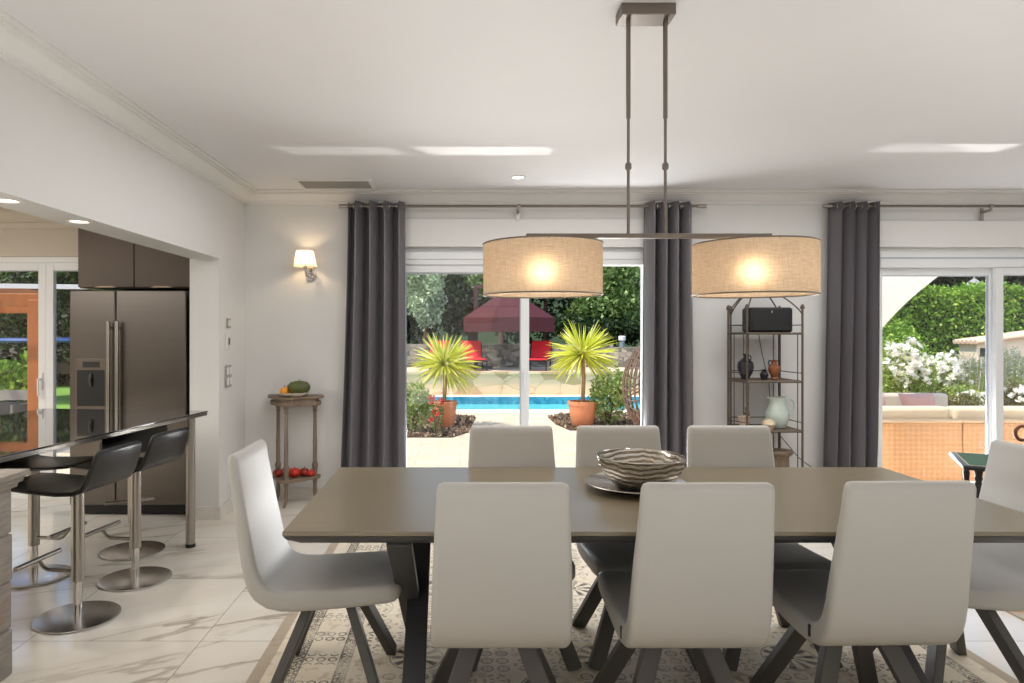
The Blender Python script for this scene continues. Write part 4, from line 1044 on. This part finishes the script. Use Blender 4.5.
# planting beds with bark chips
def chips(name, poly_px, label, n):
    pts = [(PX(px, F * (H + .02) / (py - VY)), F * (H + .02) / (py - VY)) for px, py in poly_px]
    xs, ys = [p[0] for p in pts], [p[1] for p in pts]
    def inside(x, y):
        c = False
        for i in range(len(pts)):
            (xa, ya), (xb, yb) = pts[i], pts[i - 1]
            if (ya > y) != (yb > y) and x < (xb - xa) * (y - ya) / (yb - ya) + xa: c = not c
        return c
    struct(MB().prism(pts, -.05, -.022).build('ground_' + name, SOIL, smooth=False))
    C = []
    r = random.Random(3)
    while len(C) < n:
        x, y = r.uniform(min(xs), max(xs)), r.uniform(min(ys), max(ys))
        if inside(x, y): C.append((x, y, -.015 + r.uniform(0, .02)))
    V, Fq = leaves_at(np.array(C), .055, .6, 0); o = raw('bark_chips', V, Fq, CHIPS)
    tag(o, label, 'bark chips', kind='stuff')
chips('bed_west', [(385, 437), (452, 437), (468, 432), (476, 417), (450, 415), (385, 415)], 'brown bark chips covering the left planting bed', 2600)
chips('bed_east', [(548, 417), (556, 424), (570, 430), (655, 430), (655, 413), (560, 414)], 'brown bark chips covering the right planting bed', 2600)

# ------------------------------------------------------------------ potted yuccas
def yucca(px, pyb, pyt_pot, pyc, wpx, rpx, label, seed):
    Y = F * (H + .0) / (pyb - VY); x = PX(px, Y)
    t = thing('potted_yucca', label, 'potted plant', (x, Y, -.012), 0, 'potted yuccas by the pool')
    hp = PZ(pyt_pot, Y) + .012; rt = wpx / 2 / F * Y
    MB().lathe([(rt * .70, 0), (rt * .72, .005), (rt * .95, hp - .06), (rt * .95, hp - .055), (rt, hp - .055), (rt * 1.01, hp - .005), (rt * .98, hp), (rt * .9, hp), (rt * .88, hp - .05)], n=36).build('pot', TERRA, t)
    MB().lathe([(rt * .9, hp - .05), (.01, hp - .035)], n=24, cap0=False).build('soil', SOIL, t)
    zc = PZ(pyc, Y) + .012; L = rpx / F * Y
    MB().tube([(0, 0, hp - .06), (.02, 0, (hp + zc) / 2), (0, 0, zc)], .032, 10, .026).build('trunk', pm('yucca_trunk', 'a5835c', .9, var=.3, scale=30), t)
    r = random.Random(seed); V, Fq = [], []
    for i in range(250):
        th = r.uniform(0, 2 * PI); el = math.asin(r.uniform(-.8, .95)); l = L * r.uniform(.78, 1.08)
        d = Vector((math.cos(th) * math.cos(el), math.sin(th) * math.cos(el), math.sin(el))); sd = d.cross(Vector((0, 0, 1)))
        if sd.length < .05: sd = Vector((1, 0, 0))
        sd.normalize(); sd = Matrix.Rotation(r.uniform(0, PI), 3, d) @ sd; k = len(V); p0 = Vector((0, 0, zc))
        for q, (s_, w) in enumerate(((.04, .010), (.35, .017), (.7, .013), (1.0, .002))):
            p = p0 + d * (l * s_) + Vector((0, 0, -.10 * l * s_ ** 3 * math.cos(el)))
            V += [p - sd * w, p + sd * w]
            if q: Fq.append((k + 2 * q - 2, k + 2 * q - 1, k + 2 * q + 1, k + 2 * q))
    raw('leaves', [tuple(v) for v in V], Fq, L_YUC, t)
yucca(444, 425.5, 401, 364, 27, 37, 'potted yellow-green yucca in the left planting bed', 1)
yucca(582.5, 425, 401, 354, 29.5, 38, 'potted yellow-green yucca in the right planting bed', 2)

# ------------------------------------------------------------------ loungers, parasol, lamp post, egg chair
def make_lounger():
    t = thing('deck_chair', 'x', 'lounge chair', (0, 0, 0), 0, 'red pool loungers on the upper terrace')
    mb = MB()
    for s_ in (-1, 1):
        mb.bar((s_ * .25, -.5, .24), (s_ * .25, .45, .24), .03, .03).bar((s_ * .25, .42, .24), (s_ * .25, .62, .66), .03, .03)
    mb.bar((-.25, -.5, .24), (.25, -.5, .24), .03, .03)
    mb.build('frame', BLACKP, t)
    for s_ in (-1, 1):
        for y in (-.42, .38): MB().bar((s_ * .25, y, 0), (s_ * .25, y, .23), .03, .03).build('leg', BLACKP, t)
    MB().box(-.235, .235, -.5, .42, .255, .30).build('seat_cushion', RED, t, bevel=.02)
    MB().bar((0, .41, .28), (0, .62, .70), .47, .045, up=(0, -1, .5)).build('back_cushion', RED, t, bevel=.015)
    return t
lo = make_lounger(); 
for i, (px, Y, a, lb) in enumerate(((474, 16.5, .1, 'red lounge chair on the upper terrace right behind the left yucca'), (538, 16.5, -.25, 'red lounge chair on the upper terrace right of the window mullion'), (441, 16.5, .1, 'red lounge chair on the upper terrace mostly hidden by the left yucca'))):
    if i == 0: lo.location = (PX(px, Y), Y, .5); lo.rotation_euler = (0, 0, a); lo['label'] = lb
    else: dup(lo, (PX(px, Y), Y, .5), a, lb)

pY = 17.0
t = thing('parasol', 'maroon cantilever parasol on the terrace behind the pool', 'parasol', (PX(477, pY), pY, .5))
x0 = PX(477, pY); cxp = PX(508, pY) - x0; zc = PZ(288, pY) - .5; ze = PZ(318, pY) - .5
n = 8; rp = 48 / F * pY; V = [(cxp, 0, zc)]
for i in range(n):
    a = 2 * PI * (i + .5) / n; V.append((cxp + rp * math.cos(a), rp * math.sin(a) * .9, ze))
cn = MB().add(V, [(0, 1 + i, 1 + (i + 1) % n) for i in range(n)]).build('canopy', MAROON, t, smooth=False)
MB().loft([[Vector(V[1 + i]) for i in range(n)], [Vector(V[1 + i]) - Vector((0, 0, .34)) for i in range(n)]], False, False).build('valance', MAROON, cn, smooth=False)
for i in range(n): MB().tube([Vector(V[0]) - Vector((0, 0, .03)), Vector(V[1 + i]) - Vector((0, 0, .03))], .012, 6).build('rib', BLACKP, t)
MB().bar((-.02, .5, 0), (-.02, .5, zc + .1), .1, .1).bar((-.02, .5, zc + .05), (cxp, 0, zc + .12), .07, .07).bar((cxp, 0, zc + .14), (cxp, 0, zc - .02), .05, .05).build('mast', pm('dark_red_brown_post', '4a2326', .6), t)
MB().box(-.4, .4, .2, .9, 0, .08).build('base', DARKM, t)

bp = thing('bollard_lamp', 'slim grey bollard lamp behind the rubble stone wall', 'garden lamp', (PX(622, 18.8), 18.8, .6))
MB().tube([(0, 0, 0), (0, 0, PZ(341, 18.8) - .6)], .07, 14).build('post', pm('grey_bollard', '8f979b', .5, .3), bp)
MB().lathe([(.08, 0), (.10, .02), (.10, .12), (.08, .14)], (0, 0, PZ(341, 18.8) - .6), 14).build('lamp_head', WPL, bp)

eY = 8.3; exx = 2.55
t = thing('egg_chair', 'grey-brown wicker egg chair standing outside by the centre curtain', 'hanging chair', (exx, eY, -.03))
zc, rx, rz = .78, .58, .66
mb = MB()
for k in range(40):
    a = 2 * PI * k / 40
    if -.55 < math.sin(a + PI / 2) - 1.4: continue
    mb.tube([(rx * math.sin(PI * q / 18) * math.cos(a), rx * math.sin(PI * q / 18) * math.sin(a), zc - rz * math.cos(PI * q / 18)) for q in range(19)], .011, 5)
for k in range(2, 17):
    for off in (0,):
        q = PI * k / 18; mb.tube([(rx * math.sin(q) * math.cos(2 * PI * j / 28), rx * math.sin(q) * math.sin(2 * PI * j / 28), zc - rz * math.cos(q) + .03 * math.sin(j * 1.4 + k)) for j in range(29)], .009, 5)
mb.build('wicker_shell', WICK, t)
MB().ell((0, 0, .40), .44, .44, .17, 24, 10).build('seat_cushion', pm('rust_cushion', '9c5f4c', .85, var=.1), t)
MB().lathe([(.40, 0), (.42, .02), (.40, .04), (.03, .06)], n=32).tube([(0, 0, .04), (0, 0, .14)], .04, 12).build('stand', DARKM, t)

# ------------------------------------------------------------------ sofas, sail, hut at the right
sfY = 6.45
def sofa_module(x0, x1, label):
    t = thing('outdoor_sofa', label, 'sofa', ((x0 + x1) / 2, sfY, -.03), 0, 'rattan sofa modules with their backs to the window'); w = (x1 - x0) / 2 - .004
    zt = PZ(418, sfY) - .015
    MB().box(-w, w, 0, .11, .03, zt).build('backrest', RATTAN, t, bevel=.012)
    MB().box(-w, w, -.012, .125, zt, zt + .022).build('top_rail', pm('pale_rattan_rail', 'e8c9a0', .6, var=.1), t, bevel=.008)
    MB().box(-w, w, .11, .82, .03, .30).build('seat_base', RATTAN, t, bevel=.012)
    for xx in (-w + .04, w - .04): MB().box(xx - .02, xx + .02, .02, .06, 0, .03).build('foot', DARKM, t)
    MB().box(-w + .01, w - .01, .14, .82, .301, .43).build('seat_cushion', CUSH, t, bevel=.035, seg=3)
    MB().box(-w + .02, w - .012, .135, .30, .435, PZ(406.5, sfY + .2) + .03).build('back_cushion', CUSH, t, bevel=.035, seg=3)
    return t
xs1 = PX(963, sfY)
sofa_module(3.35, xs1, 'rattan sofa module right outside the window, left of its vertical seam')
sofa_module(xs1, 6.1, 'rattan sofa module right outside the window, right of its vertical seam')
oY = 8.55
t = thing('outdoor_sofa', 'pale outdoor sofa with pink pillows facing the house', 'sofa', (4.9, oY, -.03))
MB().box(-1.5, 1.3, -.35, .35, .03, .30).build('seat_base', RATTAN, t, bevel=.01)
MB().box(-1.5, 1.3, .35, .47, .03, .60).build('backrest', RATTAN, t, bevel=.01)
for k in range(2):
    MB().box(-1.48 + 1.39 * k, -.12 + 1.39 * k, -.34, .34, .301, .44).build('seat_cushion', CUSH, t, bevel=.035, seg=3)
    MB().box(-1.48 + 1.39 * k, -.12 + 1.39 * k, .15, .335, .445, .70 - .03 * k).build('back_cushion', pm('grey_beige_cushion%d' % k, 'c9bfae', .85), t, bevel=.04, seg=3)
for x in (-1.4, 1.2): MB().box(x - .03, x + .03, -.3, .3, 0, .03).build('foot', DARKM, t)
def pillow(px, Y, lb, w=.44, h=.25):
    t = thing('throw_pillow', lb, 'pillow', (PX(px, Y), Y, .415), 0, 'dusty pink pillows on the facing sofa')
    mb = MB(); n = 12; V = []
    for sd in (-1, 1):
        for j in range(n + 1):
            for i in range(n + 1):
                u, v = i / n * 2 - 1, j / n * 2 - 1; th = .07 * (1 - u ** 4) ** .6 * (1 - v ** 4) ** .6
                V.append((u * w / 2 * (1 - .06 * (1 - v * v)), sd * th + .06 * (v + 1), h / 2 + v * h / 2 * (1 - .06 * (1 - u * u))))
    m_ = (n + 1) ** 2
    for sd in (0, 1):
        for j in range(n):
            for i in range(n):
                k = sd * m_ + j * (n + 1) + i; f = (k, k + 1, k + n + 2, k + n + 1); mb.f.append(f if sd == 0 else f[::-1])
    mb.v = V; mb.build('pillow_cover', PINK, t, angle=120)
pillow(872, 8.38, 'dusty pink pillow half hidden by the right curtain')
pillow(922, 8.38, 'dusty pink pillow on the facing sofa, clear of the curtain')

t = thing('shade_sail', 'cream canvas shade canopy slanting above the outdoor sofa', 'shade sail', (4.0, 8, 0))
a, b_, c_, d_ = [Vector((PX(px, Y) - 4.0, Y - 8, PZ(py, Y))) for px, py, Y in ((976, 250, 8.2), (866, 348, 7.5), (780, 300, 7.6), (840, 190, 8.4))]
mb = MB(); V = []
for j in range(13):
    for i in range(13):
        u, v = i / 12, j / 12
        p = (a * (1 - u) + b_ * u) * (1 - v) + (d_ * (1 - u) + c_ * u) * v
        p = p + Vector((-.12 * math.sin(PI * u), 0, -.0)) * (1 - v) + Vector((0, -.05 * math.sin(PI * u) * math.sin(PI * v), 0))
        V.append(p)
mb.add(V, [(j * 13 + i, j * 13 + i + 1, (j + 1) * 13 + i + 1, (j + 1) * 13 + i) for j in range(12) for i in range(12)]).build('canvas', SAIL, t)
ridge = [V[j * 13 + 3] + Vector((0, -.006, 0)) for j in range(13)]
MB().tube(ridge, .008, 6).build('seam', pm('sail_seam', 'c9bfa9', .9), t)
MB().tube([d_ + Vector((.0, .05, 0)), d_ + Vector((0, .3, -d_.z))], .03, 10).tube([c_, (c_.x, c_.y + .05, -.03)], .03, 10).build('post', DARKM, t)

t = thing('garden_hut', 'low cream rendered hut with clay tile roof behind the lavender', 'hut', (10.55, 14.2, 0))
x0 = 10.55; hw_ = 3.0
MB().box(.08, hw_, 0, .5, 0, 1.18).loft([[(.08, 0, 1.18), (hw_, 0, 1.18), (hw_, 0, 1.56)], [(.08, .5, 1.18), (hw_, .5, 1.18), (hw_, .5, 1.56)]]).build('wall', CREAMW, t, smooth=False)
mb = MB()
for k in range(6):
    y = -.10 + k * .12; mb.tube([(-.02, y, 1.21), (hw_ + .1, y, 1.62)], .05, 8)
mb.bar((-.02, .2, 1.20), (hw_ + .1, .2, 1.61), .66, .04, up=(0, 0, 1)); mb.build('roof', ROOFT, t)
MB().box(PX(980, 14.2) - x0, PX(987, 14.2) - x0, -.01, .0, PZ(357, 14.2), PZ(348, 14.2)).build('window_opening', BLACKP, t)
t = thing('garden_lantern', 'small grey lantern on a post poking above the hedge', 'lantern', (PX(974, 17.4), 17.4, 0))
zl = PZ(292, 17.4)
MB().tube([(0, 0, 0), (0, 0, zl)], .04, 8).build('post', GPL, t)
MB().lathe([(.10, 0), (.13, .02), (.14, .16), (.10, .17)], (0, 0, zl), 6).build('lantern_body', GPL, t, smooth=False)
MB().lathe([(.26, .16), (.24, .18), (.08, .30), (.03, .33), (.02, .38)], (0, 0, zl), 6).build('lantern_cap', GPL, t, smooth=False)

# ------------------------------------------------------------------ outside the kitchen window
pgY = 7.6
t = thing('pergola', 'orange stained wooden pergola outside the kitchen window', 'pergola', (PX(36, pgY), pgY, -.05))
zt = PZ(300, pgY) + .05
MB().bar((0, 0, 0), (0, 0, zt), .12, .12).build('post', ORANGEW, t, bevel=.006)
MB().bar((-2.6, 0, 0), (-2.6, 0, zt), .12, .12).build('post', ORANGEW, t, bevel=.006)
MB().bar((-2.8, 0, zt + .0), (.1, 0, zt + .0), .1, .14).build('beam', ORANGEW, t, bevel=.006)
MB().bar((-3.2, .6, zt - .08), (-.42, .6, zt - .08), .08, .10).build('beam', ORANGEW, t, bevel=.006)
for k in range(7): MB().bar((-3.0 + k * .42, -.2, zt + .11), (-3.0 + k * .42, .9, zt + .11), .06, .09).build('rafter', ORANGEW, t)
MB().bar((-2.8, -.22, zt + .17), (1.5, -.22, zt + .12), .03, .05).build('gutter', PVC, t)
MB().bar((-2.6, 0, .42), (0, 0, .42), .06, .10).build('rail', ORANGEW, t, bevel=.004)
t = thing('planter', 'tall dark planter with bright green plant inside the pergola', 'potted plant', (PX(22, 8.6), 8.6, -.05))
MB().loft([rect(.16, .16, 0), rect(.22, .22, .62), rect(.20, .20, .62), rect(.19, .19, .56)], True, True).build('pot', pm('slate_planter', '4a4c50', .6), t, smooth=False)
V, Fq = leaves_at(blob_pts(crown_blobs(0, 0, .85, .34, .34, 8, 3), 1400), .09, .55, .4); raw('foliage', V, Fq, L_HEDGE, t)
t = thing('garden_chair', 'grey metal garden chair inside the pergola', 'chair', (PX(4, 8.0), 8.0, -.05))
for x in (-.22, .22):
    MB().tube([(x, -.2, 0), (x, -.2, .64), (x, .2, .64), (x, .24, 0)], .014, 8).build('side_frame', GPL, t)
MB().box(-.22, .22, -.2, .2, .42, .44).build('seat', DARKM, t); MB().box(-.22, .22, .2, .22, .66, .78).build('backrest', GPL, t)
t = thing('trampoline', 'round garden trampoline with blue edge pad on the lawn beyond the kitchen window', 'trampoline', (PX(66, 15) - .2, 15, -.05))
BLU = pm('blue_pad', '2d4c86', .6)
ztr = PZ(339, 15) + .05
MB().lathe([(.95, ztr - .04), (1.3, ztr - .06), (1.33, ztr - .02), (1.3, ztr + .02), (.95, ztr + .01)], n=40, cap0=False, cap1=False).build('edge_pad', BLU, t)
MB().lathe([(.96, ztr - .02), (.02, ztr - .03)], n=32, cap0=False).build('jumping_mat', BLACKP, t)
for k in range(4):
    a = PI / 4 + k * PI / 2
    MB().tube([(1.25 * math.cos(a), 1.25 * math.sin(a), ztr - .05), (1.3 * math.cos(a), 1.3 * math.sin(a), 0)], .03, 8).build('leg', GPL, t)

# ------------------------------------------------------------------ lights
def area(name, loc, rot, sx, sy, e, col=(1, 1, 1)):
    l = bpy.data.lights.new(name, 'AREA'); l.shape = 'RECTANGLE'; l.size = sx; l.size_y = sy; l.energy = e; l.color = col
    o = bpy.data.objects.new(name, l); COL.objects.link(o); o.location = loc; o.rotation_euler = rot; return o
def point(name, loc, e, col, r=.03):
    l = bpy.data.lights.new(name, 'POINT'); l.energy = e; l.color = col; l.shadow_soft_size = r
    o = bpy.data.objects.new(name, l); COL.objects.link(o); o.location = loc; return o
sun = bpy.data.lights.new('sun', 'SUN'); sun.energy = 4.7; sun.angle = R(.6); sun.color = (1, .94, .85)
so = bpy.data.objects.new('sun', sun); COL.objects.link(so)
so.rotation_euler = Vector((.58, .22, -1)).to_track_quat('-Z', 'Y').to_euler()
w = bpy.data.worlds.new('world'); sc.world = w; w.use_nodes = True
nt = w.node_tree; nt.nodes.clear()
sk = nt.nodes.new('ShaderNodeTexSky'); sk.sky_type = 'NISHITA'; sk.sun_disc = False; sk.sun_elevation = R(55); sk.sun_rotation = R(200)
bg = nt.nodes.new('ShaderNodeBackground'); bg.inputs[1].default_value = .32; wo = nt.nodes.new('ShaderNodeOutputWorld')
nt.links.new(sk.outputs[0], bg.inputs[0]); nt.links.new(bg.outputs[0], wo.inputs[0])
area('room_fill', (-1.45, -1.0, 1.55), (R(90), 0, R(-12)), .6, 1.5, 8, (1, .98, .97))  # added fill lamp behind the camera, brightens the near chair backs
area('room_fill_side', (3.6, -1.4, 2.2), (R(62), 0, R(8)), 3.2, 1.2, 6, (1, .96, .93))  # second added fill behind the camera, from the right
area('ceiling_fill', (1.6, -.6, .25), (R(180), 0, 0), 6.5, 3.6, 80, (.96, .98, 1))  # unseen upward lamp near the floor, added to brighten the ceiling
area('patio_bounce_fill', (.55, 6.75, .05), (R(-125), 0, 0), 2.2, 1.0, 140, (.96, .98, 1))  # lamp added outside, stands in for light bounced off the paving
area('patio_bounce_fill_east', (4.6, 6.28, .35), (R(-118), 0, 0), 2.2, .5, 90, (.96, .98, 1))  # same added bounce lamp for the right window
area('sofa_fill', (4.7, 6.16, 2.45), (R(38), 0, 0), 2.6, .1, 13, (1, .93, .82))  # unseen fill above the window, added to light the sofa backs
area('overhead_fill', (1.8, 4.1, 2.58), (0, 0, 0), 6.0, 1.8, 72, (.98, .98, 1))  # invisible overhead fill, added for floor, table and walls
area('kitchen_fill', (-4.2, 2.5, 2.42), (0, 0, 0), 1.6, 3.0, 120, (1, .96, .91))  # unseen fill added to brighten the kitchen and its floor
zmid = CZ + (PZ(236, LY - .216) + PZ(291.5, LY - .216)) / 2 - CZ
for x, y, z in ((-1.905, 2.90, 1.96), (-1.905, 3.45, 1.96)):
    l = bpy.data.lights.new('downlight_beam', 'SPOT'); l.energy = 14; l.spot_size = R(80); l.spot_blend = .6; l.color = (1, .9, .75); l.shadow_soft_size = .03
    o = bpy.data.objects.new('downlight_beam', l); COL.objects.link(o); o.location = (x, y, z - .02)
# masked spot lamps, added on the terrace to imitate sun glints on the ceiling
def glint_lamp(src, x0, x1, y0, y1, e, skew=0.0):      # lights the ceiling patch x0..x1, y0..y1
    l = bpy.data.lights.new('glint_spot', 'SPOT'); l.energy = e; l.spot_size = R(170); l.spot_blend = 0; l.shadow_soft_size = .004; l.color = (1, .98, .94)
    o = bpy.data.objects.new('glint_spot', l); COL.objects.link(o); o.location = src
    o.rotation_euler = (PI, 0, 0)
    l.use_nodes = True; b = NB(l.node_tree); em = [n for n in l.node_tree.nodes if n.type == 'EMISSION'][0]
    x, y, z = b.sep(b.coord('Normal')); az = b.m('DIVIDE', src[2] - CZ, z)
    wx = b.m('ADD', b.m('MULTIPLY', x, az), src[0]); wy = b.m('SUBTRACT', src[1], b.m('MULTIPLY', y, az))
    wx = b.m('ADD', wx, b.m('MULTIPLY', b.m('SUBTRACT', wy, (y0 + y1) / 2), skew))
    def win(v, a, c, f): return b.m('MULTIPLY', b.step(v, a - f, a + f), b.m('SUBTRACT', 1, b.step(v, c - f, c + f)))
    k = b.m('MULTIPLY', win(wx, x0, x1, .05), win(wy, y0, y1, .022))
    rip = b.noise(b.comb(b.m('MULTIPLY', wx, 7.0), b.m('MULTIPLY', wy, 22.0)), 1.0, 2)
    b.put(em.inputs['Strength'], b.m('MULTIPLY', k, b.m('ADD', .5, rip)))
    return o
glint_lamp((2.4, 9.35, .02), -1.16, -.40, 4.40, 4.60, 1100, -.6)
glint_lamp((.30, 9.35, .02), -.24, .62, 4.40, 4.60, 600, -.6)
glint_lamp((5.4, 8.0, .02), 2.68, 3.52, 4.33, 4.53, 700)

# ------------------------------------------------------------------ camera
cam = bpy.data.cameras.new('camera'); co = bpy.data.objects.new('camera', cam); COL.objects.link(co)
co.location = (0, 0, H); co.rotation_euler = (R(90), 0, 0)
cam.sensor_width = 36; cam.lens = F / 1024 * 36
cam.shift_x = (512 - VX) / 1024; cam.shift_y = -(341.5 - VY) / 1024
cam.clip_start = .05; cam.clip_end = 300
sc.camera = co
sc.view_settings.view_transform = 'Standard'; sc.view_settings.look = 'None'; sc.view_settings.exposure = 0; sc.view_settings.gamma = 1
sc.cycles.use_denoising = True
sc.cycles.max_bounces = 10; sc.cycles.diffuse_bounces = 5; sc.cycles.glossy_bounces = 5; sc.cycles.transparent_max_bounces = 16
sc.cycles.sample_clamp_indirect = 6; sc.cycles.caustics_reflective = False; sc.cycles.caustics_refractive = False
